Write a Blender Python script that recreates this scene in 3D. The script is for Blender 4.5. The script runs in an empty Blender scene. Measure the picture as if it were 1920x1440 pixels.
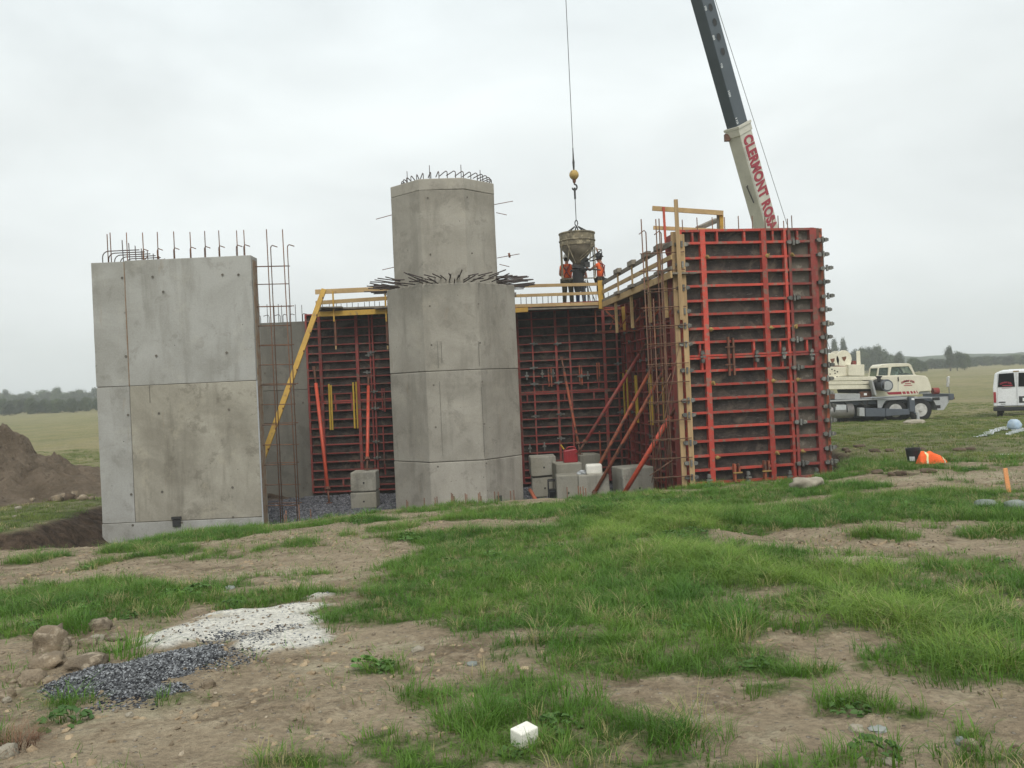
import bpy, bmesh, math, random
import numpy as np
from mathutils import Vector, Matrix, noise as mnoise

R = math.radians
SC = bpy.context.scene
COL = SC.collection
random.seed(7)

# ------------------------------------------------------------------ camera, world, sun, exposure
F = 1620.0                      # focal length in photo pixels (photo 1920 wide)
TH = R(2.55)                    # the photographer held the camera a little askew
CT, ST = math.cos(TH), math.sin(TH)
EYE = 1.6
cam = bpy.data.cameras.new('camera')
cam.sensor_width = 36.0
cam.lens = 36.0 * F / 1920.0
cam.clip_start = 0.1
cam.clip_end = 6000
camo = bpy.data.objects.new('camera', cam)
COL.objects.link(camo)
camo.matrix_world = Matrix(((CT, ST, 0, 0), (0, 0, -1, 0), (-ST, CT, 0, EYE), (0, 0, 0, 1)))
SC.camera = camo

SUN_ELEV, SUN_AZ = R(50), R(172)      # azimuth clockwise from +Y: behind the camera
world = bpy.data.worlds.new("World")
SC.world = world
world.use_nodes = True
wt = world.node_tree
wt.nodes.clear()
def wn(t, **k):
    n = wt.nodes.new(t)
    for a, b in k.items():
        setattr(n, a, b)
    return n
wout = wn('ShaderNodeOutputWorld')
sky = wn('ShaderNodeTexSky', sky_type='NISHITA')
sky.sun_disc = False
sky.sun_elevation = SUN_ELEV
sky.sun_rotation = SUN_AZ
sky.air_density = 1.0
sky.dust_density = 4.0
tc = wn('ShaderNodeTexCoord')
sep = wn('ShaderNodeSeparateXYZ')
wt.links.new(tc.outputs['Generated'], sep.inputs[0])
ramp = wn('ShaderNodeValToRGB')
mr = wn('ShaderNodeMapRange')
mr.inputs['From Min'].default_value = -0.1
mr.inputs['From Max'].default_value = 0.9
wt.links.new(sep.outputs['Z'], mr.inputs['Value'])
wt.links.new(mr.outputs[0], ramp.inputs[0])
cr = ramp.color_ramp
cr.elements[0].position = 0.0
cr.elements[0].color = (0.60, 0.645, 0.66, 1)
cr.elements[1].position = 1.0
cr.elements[1].color = (0.76, 0.80, 0.80, 1)
for p, c in ((0.10, (0.62, 0.665, 0.675, 1)), (0.22, (0.72, 0.755, 0.755, 1)), (0.38, (0.74, 0.78, 0.775, 1)), (0.55, (0.72, 0.775, 0.785, 1))):
    e = cr.elements.new(p)
    e.color = c
mp = wn('ShaderNodeMapping')
mp.inputs['Scale'].default_value = (1.1, 1.1, 2.6)
wt.links.new(tc.outputs['Generated'], mp.inputs[0])
cn = wn('ShaderNodeTexNoise')
cn.inputs['Scale'].default_value = 2.1
cn.inputs['Detail'].default_value = 6
cn.inputs['Roughness'].default_value = 0.5
cn.inputs['Distortion'].default_value = 0.4
wt.links.new(mp.outputs[0], cn.inputs['Vector'])
cm = wn('ShaderNodeMapRange')
cm.inputs['From Min'].default_value = 0.3
cm.inputs['From Max'].default_value = 0.7
cm.inputs['To Min'].default_value = 0.83
cm.inputs['To Max'].default_value = 1.11
wt.links.new(cn.outputs[0], cm.inputs['Value'])
mul = wn('ShaderNodeVectorMath', operation='SCALE')
wt.links.new(ramp.outputs[0], mul.inputs[0])
wt.links.new(cm.outputs[0], mul.inputs['Scale'])
bg1 = wn('ShaderNodeBackground')
bg1.inputs['Strength'].default_value = 1.07
wt.links.new(mul.outputs[0], bg1.inputs['Color'])
bg2 = wn('ShaderNodeBackground')
bg2.inputs['Strength'].default_value = 0.06
wt.links.new(sky.outputs[0], bg2.inputs['Color'])
mixw = wn('ShaderNodeMixShader')
mixw.inputs[0].default_value = 0.10
wt.links.new(bg1.outputs[0], mixw.inputs[1])
wt.links.new(bg2.outputs[0], mixw.inputs[2])
wt.links.new(mixw.outputs[0], wout.inputs['Surface'])

sun = bpy.data.lights.new('sun', 'SUN')
sun.energy = 1.45
sun.angle = R(28)
sun.color = (1.0, 0.965, 0.92)
suno = bpy.data.objects.new('sun', sun)
COL.objects.link(suno)
sd = Vector((math.sin(SUN_AZ) * math.cos(SUN_ELEV), math.cos(SUN_AZ) * math.cos(SUN_ELEV), math.sin(SUN_ELEV)))
suno.rotation_euler = sd.to_track_quat('Z', 'Y').to_euler()

SC.view_settings.view_transform = 'Standard'
SC.view_settings.look = 'None'
SC.view_settings.exposure = 0.36
SC.view_settings.gamma = 1.0
SC.view_settings.use_curve_mapping = False
SC.cycles.use_denoising = True
SC.cycles.max_bounces = 6
SC.cycles.volume_bounces = 1
SC.cycles.transparent_max_bounces = 12

# ------------------------------------------------------------------ helpers
def at(px, py, Y):
    """point of the place seen at photo pixel (px,py) when it stands Y metres ahead of the photographer"""
    u, v = px - 960.0, py - 720.0
    U = u * CT - v * ST
    V = u * ST + v * CT
    return Vector((U * Y / F, Y, EYE - V * Y / F))

def tag(o, label=None, cat=None, group=None, kind=None):
    if label: o['label'] = label
    if cat: o['category'] = cat
    if group: o['group'] = group
    if kind: o['kind'] = kind
    return o

def empty(name, loc=(0, 0, 0), rz=0.0, label=None, cat=None, group=None):
    o = bpy.data.objects.new(name, None)
    o.empty_display_size = 0.2
    COL.objects.link(o)
    o.location = loc
    o.rotation_euler = (0, 0, rz)
    return tag(o, label, cat, group)

class MB:
    def __init__(s):
        s.v = []; s.f = []
    def add(s, vs, fs):
        n = len(s.v)
        s.v += [tuple(p) for p in vs]
        s.f += [tuple(i + n for i in f) for f in fs]
        return s
    def box(s, c, d, m=None):
        x, y, z = d[0] / 2, d[1] / 2, d[2] / 2
        vs = [Vector((a * x, b * y, e * z)) for e in (-1, 1) for b in (-1, 1) for a in (-1, 1)]
        if m is not None: vs = [m @ p for p in vs]
        c = Vector(c)
        return s.add([p + c for p in vs], [(0, 2, 3, 1), (4, 5, 7, 6), (0, 1, 5, 4), (1, 3, 7, 5), (3, 2, 6, 7), (2, 0, 4, 6)])
    def b2(s, lo, hi):
        return s.box([(lo[i] + hi[i]) / 2 for i in range(3)], [abs(hi[i] - lo[i]) for i in range(3)])
    def beam(s, p, q, w, h, up=(0, 0, 1)):
        p, q = Vector(p), Vector(q)
        d = (q - p); L = d.length; d.normalize()
        up = Vector(up)
        if abs(d.dot(up)) > .98: up = Vector((0, 1, 0))
        a = d.cross(up).normalized(); b = a.cross(d).normalized()
        vs = []
        for e in (p, q):
            for (i, j) in ((-1, -1), (1, -1), (1, 1), (-1, 1)):
                vs.append(e + a * (i * w / 2) + b * (j * h / 2))
        return s.add(vs, [(3, 2, 1, 0), (4, 5, 6, 7), (0, 1, 5, 4), (1, 2, 6, 5), (2, 3, 7, 6), (3, 0, 4, 7)])
    def tube(s, pts, r, n=6, cap=True):
        pts = [Vector(p) for p in pts]
        rs = r if isinstance(r, (list, tuple)) else [r] * len(pts)
        vs = []; fs = []
        ref = Vector((0.13, 0.31, 0.94))
        for k, p in enumerate(pts):
            d = (pts[min(k + 1, len(pts) - 1)] - pts[max(k - 1, 0)]).normalized()
            if abs(d.dot(ref)) > .97: ref = Vector((1, .1, 0))
            a = d.cross(ref).normalized(); b = a.cross(d)
            for i in range(n):
                t = 2 * math.pi * i / n
                vs.append(p + (a * math.cos(t) + b * math.sin(t)) * rs[k])
        for k in range(len(pts) - 1):
            for i in range(n):
                j = (i + 1) % n
                fs.append((k * n + i, k * n + j, (k + 1) * n + j, (k + 1) * n + i))
        if cap:
            fs.append(tuple(range(n))[::-1])
            fs.append(tuple((len(pts) - 1) * n + i for i in range(n)))
        return s.add(vs, fs)
    def lathe(s, prof, c=(0, 0, 0), n=20, m=None):
        c = Vector(c); vs = []; fs = []
        for (r, z) in prof:
            for i in range(n):
                t = 2 * math.pi * i / n
                p = Vector((r * math.cos(t), r * math.sin(t), z))
                vs.append((m @ p if m is not None else p) + c)
        for k in range(len(prof) - 1):
            for i in range(n):
                j = (i + 1) % n
                fs.append((k * n + i, k * n + j, (k + 1) * n + j, (k + 1) * n + i))
        fs.append(tuple(range(n))[::-1]); fs.append(tuple((len(prof) - 1) * n + i for i in range(n)))
        return s.add(vs, fs)
    def prism(s, pts, y0, y1):
        """pts: (x,z) outline, extruded along y"""
        n = len(pts)
        vs = [(x, y0, z) for x, z in pts] + [(x, y1, z) for x, z in pts]
        fs = [tuple(range(n)), tuple(range(2 * n - 1, n - 1, -1))]
        for i in range(n):
            j = (i + 1) % n
            fs.append((i, i + n, j + n, j))
        return s.add(vs, fs)
    def prismz(s, pts, z0, z1):
        n = len(pts)
        vs = [(x, y, z0) for x, y in pts] + [(x, y, z1) for x, y in pts]
        fs = [tuple(range(n))[::-1], tuple(range(n, 2 * n))]
        for i in range(n):
            j = (i + 1) % n
            fs.append((i, j, j + n, i + n))
        return s.add(vs, fs)
    def mesh(s, name, mat=None, smooth=False, fix=True):
        me = bpy.data.meshes.new(name)
        me.from_pydata(s.v, [], s.f)
        if fix:
            bm = bmesh.new(); bm.from_mesh(me)
            bmesh.ops.recalc_face_normals(bm, faces=bm.faces)
            bm.to_mesh(me); bm.free()
        if mat: me.materials.append(mat)
        if smooth:
            me.polygons.foreach_set('use_smooth', [True] * len(me.polygons))
        me.update()
        return me
    def build(s, name, mat=None, parent=None, smooth=False, loc=None, bevel=0.0, world=False):
        """world=True: the vertices are world coordinates although the piece hangs under a placed parent"""
        o = bpy.data.objects.new(name, s.mesh(name, mat, smooth))
        COL.objects.link(o)
        if parent is not None:
            o.parent = parent
            if world:
                o.matrix_parent_inverse = pmat(parent).inverted()
        if loc is not None: o.location = loc
        if bevel:
            m = o.modifiers.new('bevel', 'BEVEL'); m.width = bevel; m.segments = 2; m.limit_method = 'ANGLE'
        return o

def pmat(o):
    m = Matrix.LocRotScale(o.location, o.rotation_euler, o.scale)
    if o.parent is not None:
        m = pmat(o.parent) @ o.matrix_parent_inverse @ m
    return m

_mc = {}
def pbox(name, mat, parent, size, loc, rot=None):
    """a box piece; alike pieces share mesh data"""
    key = (name, mat.name, tuple(round(a, 3) for a in size))
    if key not in _mc:
        _mc[key] = MB().box((0, 0, 0), size).mesh(name, mat)
    o = bpy.data.objects.new(name, _mc[key])
    COL.objects.link(o)
    o.parent = parent
    o.location = loc
    if rot: o.rotation_euler = rot
    return o

def shared(name, me, parent, loc=(0, 0, 0), rot=(0, 0, 0), sc=(1, 1, 1)):
    o = bpy.data.objects.new(name, me)
    COL.objects.link(o)
    if parent is not None: o.parent = parent
    o.location = loc; o.rotation_euler = rot; o.scale = sc
    return o

# numpy value noise
def vnoise(x, y, seed=0):
    x = np.asarray(x, float); y = np.asarray(y, float)
    xi = np.floor(x).astype(np.int64); yi = np.floor(y).astype(np.int64)
    fx = x - xi; fy = y - yi
    fx = fx * fx * (3 - 2 * fx); fy = fy * fy * (3 - 2 * fy)
    def h(a, b):
        n = (a * 374761393 + b * 668265263 + seed * 982451653) & 0xffffffff
        n = ((n ^ (n >> 13)) * 1274126177) & 0xffffffff
        return ((n ^ (n >> 16)) & 0xffff) / 65535.0
    a = h(xi, yi); b = h(xi + 1, yi); c = h(xi, yi + 1); d = h(xi + 1, yi + 1)
    return (a * (1 - fx) + b * fx) * (1 - fy) + (c * (1 - fx) + d * fx) * fy
def fbm(x, y, oct=4, seed=0, gain=.5):
    t = 0; a = 1; s = 0
    for k in range(oct):
        t = t + a * vnoise(x * 2 ** k + 17.3 * k, y * 2 ** k - 9.1 * k, seed + k); s += a; a *= gain
    return t / s - .5          # about -0.5..0.5
def sstep(a, b, x):
    t = np.clip((x - a) / (b - a), 0, 1)
    return t * t * (3 - 2 * t)

# ------------------------------------------------------------------ materials
class NT:
    def __init__(s, name):
        s.m = bpy.data.materials.new(name); s.m.use_nodes = True
        s.t = s.m.node_tree; s.t.nodes.clear()
        s.out = s.n('ShaderNodeOutputMaterial')
        s.b = s.n('ShaderNodeBsdfPrincipled')
        s.l(s.b.outputs[0], s.out.inputs[0])
    def n(s, t, **k):
        x = s.t.nodes.new(t)
        for a, b in k.items(): setattr(x, a, b)
        return x
    def l(s, a, b): s.t.links.new(a, b)
    def coord(s, kind='Object', scale=(1, 1, 1), rnd=True):
        c = s.n('ShaderNodeTexCoord')
        src = c.outputs['Object']
        if kind == 'World':
            src = s.n('ShaderNodeNewGeometry').outputs['Position']
        m = s.n('ShaderNodeMapping'); m.inputs['Scale'].default_value = scale
        s.l(src, m.inputs['Vector'])
        if rnd and kind != 'World':
            oi = s.n('ShaderNodeObjectInfo')
            ml = s.n('ShaderNodeMath', operation='MULTIPLY'); ml.inputs[1].default_value = 40
            s.l(oi.outputs['Random'], ml.inputs[0])
            s.l(ml.outputs[0], m.inputs['Location'])
        return m.outputs[0]
    def noise(s, vec, scale, detail=4, rough=.55, dist=0):
        x = s.n('ShaderNodeTexNoise')
        x.inputs['Scale'].default_value = scale; x.inputs['Detail'].default_value = detail
        x.inputs['Roughness'].default_value = rough; x.inputs['Distortion'].default_value = dist
        s.l(vec, x.inputs['Vector'])
        return x.outputs[0]
    def rng(s, v, a, b, c=0., d=1.):
        x = s.n('ShaderNodeMapRange')
        x.inputs['From Min'].default_value = a; x.inputs['From Max'].default_value = b
        x.inputs['To Min'].default_value = c; x.inputs['To Max'].default_value = d
        s.l(v, x.inputs['Value'])
        return x.outputs[0]
    def mix(s, f, a, b, mode='MIX'):
        x = s.n('ShaderNodeMix', data_type='RGBA', blend_type=mode)
        for val, i in ((f, 0), (a, 6), (b, 7)):
            if isinstance(val, (int, float)): x.inputs[i].default_value = val
            elif isinstance(val, (tuple, list)): x.inputs[i].default_value = tuple(val)[:3] + (1,)
            else: s.l(val, x.inputs[i])
        return x.outputs[2]
    def math(s, op, a, b=0.):
        x = s.n('ShaderNodeMath', operation=op)
        for i, v in ((0, a), (1, b)):
            if isinstance(v, (int, float)): x.inputs[i].default_value = v
            else: s.l(v, x.inputs[i])
        return x.outputs[0]
    def attr(s, name):
        return s.n('ShaderNodeAttribute', attribute_name=name).outputs['Fac']
    def bump(s, h, strength, dist=.02):
        x = s.n('ShaderNodeBump'); x.inputs['Strength'].default_value = strength; x.inputs['Distance'].default_value = dist
        s.l(h, x.inputs['Height']); s.l(x.outputs[0], s.b.inputs['Normal'])
        return x
    def fin(s, col, rough=.85, metal=0., spec=.3):
        if isinstance(col, tuple): s.b.inputs['Base Color'].default_value = col[:3] + (1,)
        else: s.l(col, s.b.inputs['Base Color'])
        if isinstance(rough, (int, float)): s.b.inputs['Roughness'].default_value = rough
        else: s.l(rough, s.b.inputs['Roughness'])
        s.b.inputs['Metallic'].default_value = metal
        s.b.inputs['Specular IOR Level'].default_value = spec
        return s.m

def mk(name, c1, c2, scale=3., rough=.85, bump=.25, patch=None, pth=(.58, .66), pscale=5., metal=0., rnd=.15, stretch=(1, 1, 1), spec=.3, kind='Object'):
    t = NT(name)
    v = t.coord(kind, stretch)
    n1 = t.noise(v, scale, 5)
    col = t.mix(t.rng(n1, .35, .65), c1, c2)
    if patch is not None:
        n2 = t.noise(v, pscale, 6, .65)
        col = t.mix(t.rng(n2, pth[0], pth[1]), col, patch)
    n3 = t.noise(v, scale * 14, 3)
    k = t.rng(n3, .3, .7, .88, 1.1)
    if rnd:
        oi = t.n('ShaderNodeObjectInfo')
        k = t.math('MULTIPLY', k, t.rng(oi.outputs['Random'], 0, 1, 1 - rnd, 1 + rnd))
    sc = t.n('ShaderNodeVectorMath', operation='SCALE')
    t.l(col, sc.inputs[0]); t.l(k, sc.inputs['Scale'])
    t.bump(n3, bump, .01)
    return t.fin(sc.outputs[0], rough, metal, spec)

def concrete(name, base, dark, light, streak=1.0, rnd=.05, low=None):
    t = NT(name)
    v = t.coord('Object', (1, 1, 1))
    vs = t.coord('Object', (1.6, 1.6, .22))
    big = t.noise(v, .55, 6, .6, .6)
    col = t.mix(t.rng(big, .40, .62), base, light)
    st = t.noise(vs, 1.5, 6, .62, .3)
    col = t.mix(t.rng(st, .52, .72, 0, .62 * streak), col, dark)
    bl = t.noise(v, 1.5, 9, .72, .25)
    col = t.mix(t.rng(bl, .55, .61, 0, .42 * streak), col, dark)
    col = t.mix(t.rng(t.noise(v, 1.2, 9, .75, .2), .54, .66, 0, .42 * streak), col, (light[0] * 1.15, light[1] * 1.12, light[2] * 1.05))
    # rusty weeping
    col = t.mix(t.rng(t.noise(vs, 2.9, 4, .6), .66, .80, 0, .45 * streak), col, (.30, .20, .11))
    # bug holes
    vo = t.n('ShaderNodeTexVoronoi'); vo.inputs['Scale'].default_value = 4.2
    t.l(v, vo.inputs['Vector'])
    hole = t.math('MULTIPLY', t.rng(vo.outputs['Distance'], .035, .065, 1, 0), t.rng(t.noise(v, 2.3, 2), .5, .58))
    col = t.mix(hole, col, (.06, .055, .05))
    fine = t.noise(v, 26, 5, .7)
    sc = t.n('ShaderNodeVectorMath', operation='SCALE')
    oi = t.n('ShaderNodeObjectInfo')
    k = t.math('MULTIPLY', t.rng(fine, .3, .7, .90, 1.08), t.rng(oi.outputs['Random'], 0, 1, 1 - rnd, 1 + rnd))
    t.l(col, sc.inputs[0]); t.l(k, sc.inputs['Scale'])
    h = t.math('ADD', t.math('MULTIPLY', fine, .35), t.math('ADD', t.math('MULTIPLY', bl, 1.0), t.math('MULTIPLY', hole, -2.)))
    t.bump(h, .35, .012)
    return t.fin(sc.outputs[0], .9, 0, .25)

M = {}
M['con_a'] = concrete('concrete_pale', (.30, .293, .262), (.19, .18, .15), (.385, .38, .35), .8, .02)
M['con_b'] = concrete('concrete_weathered', (.245, .225, .178), (.135, .12, .09), (.37, .345, .28), 1.1, .02)
M['con_t'] = concrete('concrete_tower', (.275, .255, .212), (.16, .146, .12), (.37, .345, .292), .8, .015)
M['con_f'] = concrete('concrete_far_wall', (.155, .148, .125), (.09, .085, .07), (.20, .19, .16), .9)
M['con_k'] = concrete('concrete_block', (.28, .265, .21), (.13, .12, .10), (.33, .315, .265), 1.0, .12)
M['seam'] = mk('seam_mortar', (.115, .105, .085), (.17, .15, .12), 6)
M['rustseam'] = mk('seam_rusty', (.22, .13, .075), (.25, .21, .16), 6)
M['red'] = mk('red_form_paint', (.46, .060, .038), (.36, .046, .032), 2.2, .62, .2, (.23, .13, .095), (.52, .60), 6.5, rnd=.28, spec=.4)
M['red_old_shaded'] = mk('old_and_shaded_red_paint', (.30, .058, .048), (.21, .045, .038), 2.2, .7, .2, (.17, .10, .075), (.50, .62), 4., rnd=.25)  # darker red: shade on the back forms put into the colour, with worn patches
M['orange'] = mk('orange_prop_paint', (.62, .095, .045), (.50, .075, .04), 3, .5, .1, (.25, .12, .07), (.6, .68), 6, rnd=.1, spec=.5)
M['rustprop'] = mk('rusted_prop_paint', (.40, .10, .05), (.24, .085, .045), 3, .7, .2, (.10, .06, .045), (.5, .6), 4, rnd=.15)
M['rebar'] = mk('rusty_rebar', (.12, .075, .055), (.19, .095, .055), 8, .85, .4, (.26, .11, .055), (.58, .7), 3, rnd=.2)
M['rebard'] = mk('dark_rebar', (.075, .065, .062), (.11, .085, .075), 8, .8, .4, rnd=.2)
M['steel'] = mk('galvanised_clamp', (.20, .20, .185), (.12, .12, .105), 8, .6, .3, (.30, .28, .23), (.55, .65), 9, metal=.3, rnd=.25)
M['rustiron'] = mk('rusty_iron', (.12, .06, .04), (.18, .08, .05), 6, .8, .3)
M['brass'] = mk('yellow_plate', (.36, .24, .07), (.25, .16, .06), 8, .6, .3)
M['wood'] = mk('new_timber', (.50, .35, .17), (.40, .27, .13), 2.5, .8, .3, (.30, .19, .09), (.6, .72), 3, stretch=(1, 1, 1), rnd=.14)
M['woodv'] = mk('upright_timber', (.48, .33, .17), (.34, .23, .12), 5, .8, .3, (.24, .16, .09), (.56, .70), 4, stretch=(2, 2, .15), rnd=.12)
M['yellow'] = mk('yellow_timber', (.55, .34, .065), (.45, .27, .06), 3, .7, .2, (.28, .18, .08), (.6, .7), 4, rnd=.1)
M['greywood'] = mk('grey_board', (.24, .21, .165), (.16, .14, .115), 3, .9, .3, rnd=.15)
M['yellowpaint'] = mk('yellow_paint', (.55, .37, .05), (.45, .30, .05), 5, .55, .1)
M['cream'] = mk('cream_paint', (.72, .68, .54), (.64, .60, .47), 2, .45, .05, (.42, .35, .25), (.70, .78), 5, rnd=.05, spec=.5)
M['greypaint'] = mk('grey_paint', (.40, .41, .41), (.34, .35, .35), 2, .5, .1, (.15, .13, .11), (.62, .72), 4, rnd=.08, spec=.5)
M['darkgrey'] = mk('dark_grey_paint', (.085, .10, .12), (.07, .082, .10), 2, .5, .1, rnd=.05, spec=.5)
M['boomgrey'] = mk('boom_slate_paint', (.045, .062, .075), (.036, .052, .063), 2, .45, .08, rnd=.04, spec=.5)
M['boomcream'] = mk('boom_cream_paint', (.56, .54, .45), (.49, .47, .39), 2, .5, .08, rnd=.03, spec=.5)
M['white'] = mk('white_paint', (.78, .79, .80), (.72, .73, .74), 2, .3, .03, rnd=.03, spec=.6)
M['black'] = mk('black_rubber', (.022, .022, .023), (.032, .031, .030), 5, .75, .2)
M['blackp'] = mk('black_plastic', (.018, .019, .021), (.026, .026, .028), 5, .4, .05, spec=.5)
M['chrome'] = mk('worn_aluminium', (.60, .59, .56), (.42, .41, .38), 5, .45, .1, metal=.15, rnd=.05)
M['tank'] = mk('dull_aluminium_tank', (.36, .35, .33), (.26, .25, .24), 3, .45, .1, metal=.5)
M['maroon'] = mk('maroon_lettering', (.33, .03, .05), (.30, .028, .045), 5, .6, .02, rnd=0)
M['signwhite'] = mk('white_lettering', (.6, .62, .62), (.55, .57, .57), 5, .6, .02, rnd=0)
M['bucketm'] = mk('cement_crusted_steel', (.24, .205, .135), (.12, .105, .075), 3.5, .9, .5, (.36, .31, .21), (.52, .62), 6, rnd=.06)
M['bucketd'] = mk('dark_cement_crust', (.095, .08, .058), (.17, .145, .10), 3, .95, .5, rnd=.06)
M['ballm'] = mk('scuffed_yellow_ball', (.50, .34, .10), (.42, .28, .09), 6, .6, .2, (.13, .10, .06), (.55, .65), 5)
M['darksteel'] = mk('greasy_dark_steel', (.045, .045, .045), (.07, .066, .06), 6, .6, .2, metal=.3)
M['hivis'] = mk('orange_hi_vis_cloth', (.92, .16, .04), (.82, .13, .035), 5, .8, .25, rnd=.03)
M['strap'] = mk('dark_red_webbing', (.20, .035, .04), (.14, .03, .035), 8, .9)
M['skin'] = mk('skin', (.42, .22, .15), (.38, .19, .13), 6, .6, .05, rnd=.05)
M['hair'] = mk('dark_hair', (.03, .02, .015), (.05, .035, .025), 20, .8)
M['trousers'] = mk('brown_work_trousers', (.075, .065, .045), (.055, .048, .035), 5, .9, .3)
M['jeans'] = mk('blue_jeans', (.045, .085, .19), (.035, .055, .12), 5, .9, .3)
M['darkcloth'] = mk('black_work_cloth', (.03, .03, .032), (.045, .042, .04), 5, .9, .3)
M['hatgrey'] = mk('scuffed_hard_hat', (.46, .44, .38), (.30, .28, .24), 9, .5, .2)
M['boots'] = mk('work_boots', (.06, .04, .025), (.04, .03, .02), 9, .8)
M['jug'] = mk('red_plastic', (.36, .025, .03), (.30, .02, .026), 4, .4, .05, spec=.5)
M['foam'] = mk('white_foam', (.78, .76, .68), (.70, .68, .60), 6, .9, .2, (.5, .46, .36), (.64, .74), 6, rnd=.04)
M['sheet'] = mk('crumpled_plastic', (.50, .52, .52), (.36, .38, .39), 6, .35, .3, spec=.6)
M['bluegrey'] = mk('blue_grey_bag', (.30, .40, .50), (.42, .50, .56), 6, .5, .2)
M['reflect'] = mk('reflective_tape', (.62, .64, .50), (.70, .66, .30), 6, .4, .05)
M['stake'] = mk('orange_stake', (.85, .33, .12), (.75, .38, .18), 6, .8, .2)
M['rock'] = mk('field_stone', (.25, .195, .13), (.15, .12, .085), 5, .92, 1.0, (.36, .30, .22), (.54, .64), 9, rnd=.18)
M['rockp'] = mk('pale_stone', (.37, .335, .26), (.25, .22, .17), 6, .92, .9, rnd=.12)
M['rockg'] = mk('greenish_concrete_lump', (.20, .225, .205), (.27, .285, .26), 4, .9, .4, rnd=.1)

def plywood():
    t = NT('form_plywood')
    v = t.coord('Object', (1, 1, 1))
    n = t.noise(v, 2.2, 6, .65)
    col = t.mix(t.rng(n, .42, .62), (.024, .020, .018), (.065, .053, .044))
    # cement scuffs: short crossing strokes
    for k, (ang, th) in enumerate(((.6, .63), (-.5, .64))):
        m = t.n('ShaderNodeMapping'); m.inputs['Rotation'].default_value = (0, ang, 0); m.inputs['Scale'].default_value = (1.2, 1, 7)
        t.l(v, m.inputs[0])
        s = t.noise(m.outputs[0], 3.2 + k, 6, .75, .8)
        col = t.mix(t.rng(s, th - .04, th + .04, 0, .6), col, (.19, .175, .15))
    w = t.noise(v, 1.3, 5, .7, 1.5)
    col = t.mix(t.rng(w, .52, .66, 0, .75), col, (.12, .098, .072))
    t.bump(n, .3, .01)
    return t.fin(col, .75, 0, .3)
M['ply'] = plywood()
M['clod2'] = mk('dry_dirt_clod', (.27, .20, .125), (.36, .28, .18), 9, .95, .5, rnd=.2)
M['clod'] = mk('turned_soil', (.085, .06, .04), (.13, .095, .065), 9, .95, .6)
M['plyl'] = mk('pale_form_plywood', (.115, .10, .078), (.075, .066, .055), 3, .85, .3, (.19, .17, .135), (.55, .66), 4, rnd=.15)

def glass(name, tint, alpha_rough=.05):
    t = NT(name)
    t.b.inputs['Base Color'].default_value = tint + (1,)
    t.b.inputs['Roughness'].default_value = alpha_rough
    t.b.inputs['Transmission Weight'].default_value = .85
    t.b.inputs['IOR'].default_value = 1.1
    return t.m
M['glass'] = glass('cab_glass', (.42, .50, .46))
M['glassd'] = glass('tinted_glass', (.045, .05, .055))

def leafmat(name, a, b, tr=.25, scale=.8, dry=None):
    t = NT(name)
    g = t.n('ShaderNodeNewGeometry')
    n = t.noise(g.outputs['Position'], scale, 4)
    col = t.mix(t.rng(n, .35, .65), a, b)
    oi = t.n('ShaderNodeObjectInfo')
    k = t.rng(oi.outputs['Random'], 0, 1, .72, 1.28)
    if dry: col = t.mix(t.math('GREATER_THAN', oi.outputs['Random'], .93), col, dry)
    sc = t.n('ShaderNodeVectorMath', operation='SCALE')
    t.l(col, sc.inputs[0]); t.l(k, sc.inputs['Scale'])
    t.fin(sc.outputs[0], .55, 0, .35)
    tb = t.n('ShaderNodeBsdfTranslucent'); t.l(sc.outputs[0], tb.inputs[0])
    mx = t.n('ShaderNodeMixShader'); mx.inputs[0].default_value = tr
    t.l(t.b.outputs[0], mx.inputs[1]); t.l(tb.outputs[0], mx.inputs[2]); t.l(mx.outputs[0], t.out.inputs[0])
    return t.m
M['grass'] = leafmat('grass_blades', (.078, .185, .022), (.130, .245, .030), .3, .9, (.30, .27, .12))
M['grassl'] = leafmat('light_grass_blades', (.15, .27, .035), (.22, .33, .05), .35, .9, (.34, .32, .14))
M['clover'] = leafmat('clover_leaves', (.065, .15, .03), (.10, .20, .04), .2, 1.5)
M['fieldg'] = leafmat('field_grass_blades', (.095, .16, .025), (.18, .21, .042), .3, .25, (.30, .26, .12))
M['tree'] = leafmat('tree_leaves', (.030, .055, .020), (.085, .115, .040), .15, .45)
M['treed'] = leafmat('dark_tree_leaves', (.018, .034, .015), (.055, .078, .030), .1, .45)
M['bark'] = mk('bark', (.09, .075, .06), (.06, .05, .04), 4)
M['deadg'] = leafmat('dead_grass_blades', (.26, .20, .09), (.34, .28, .13), .3)
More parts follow.
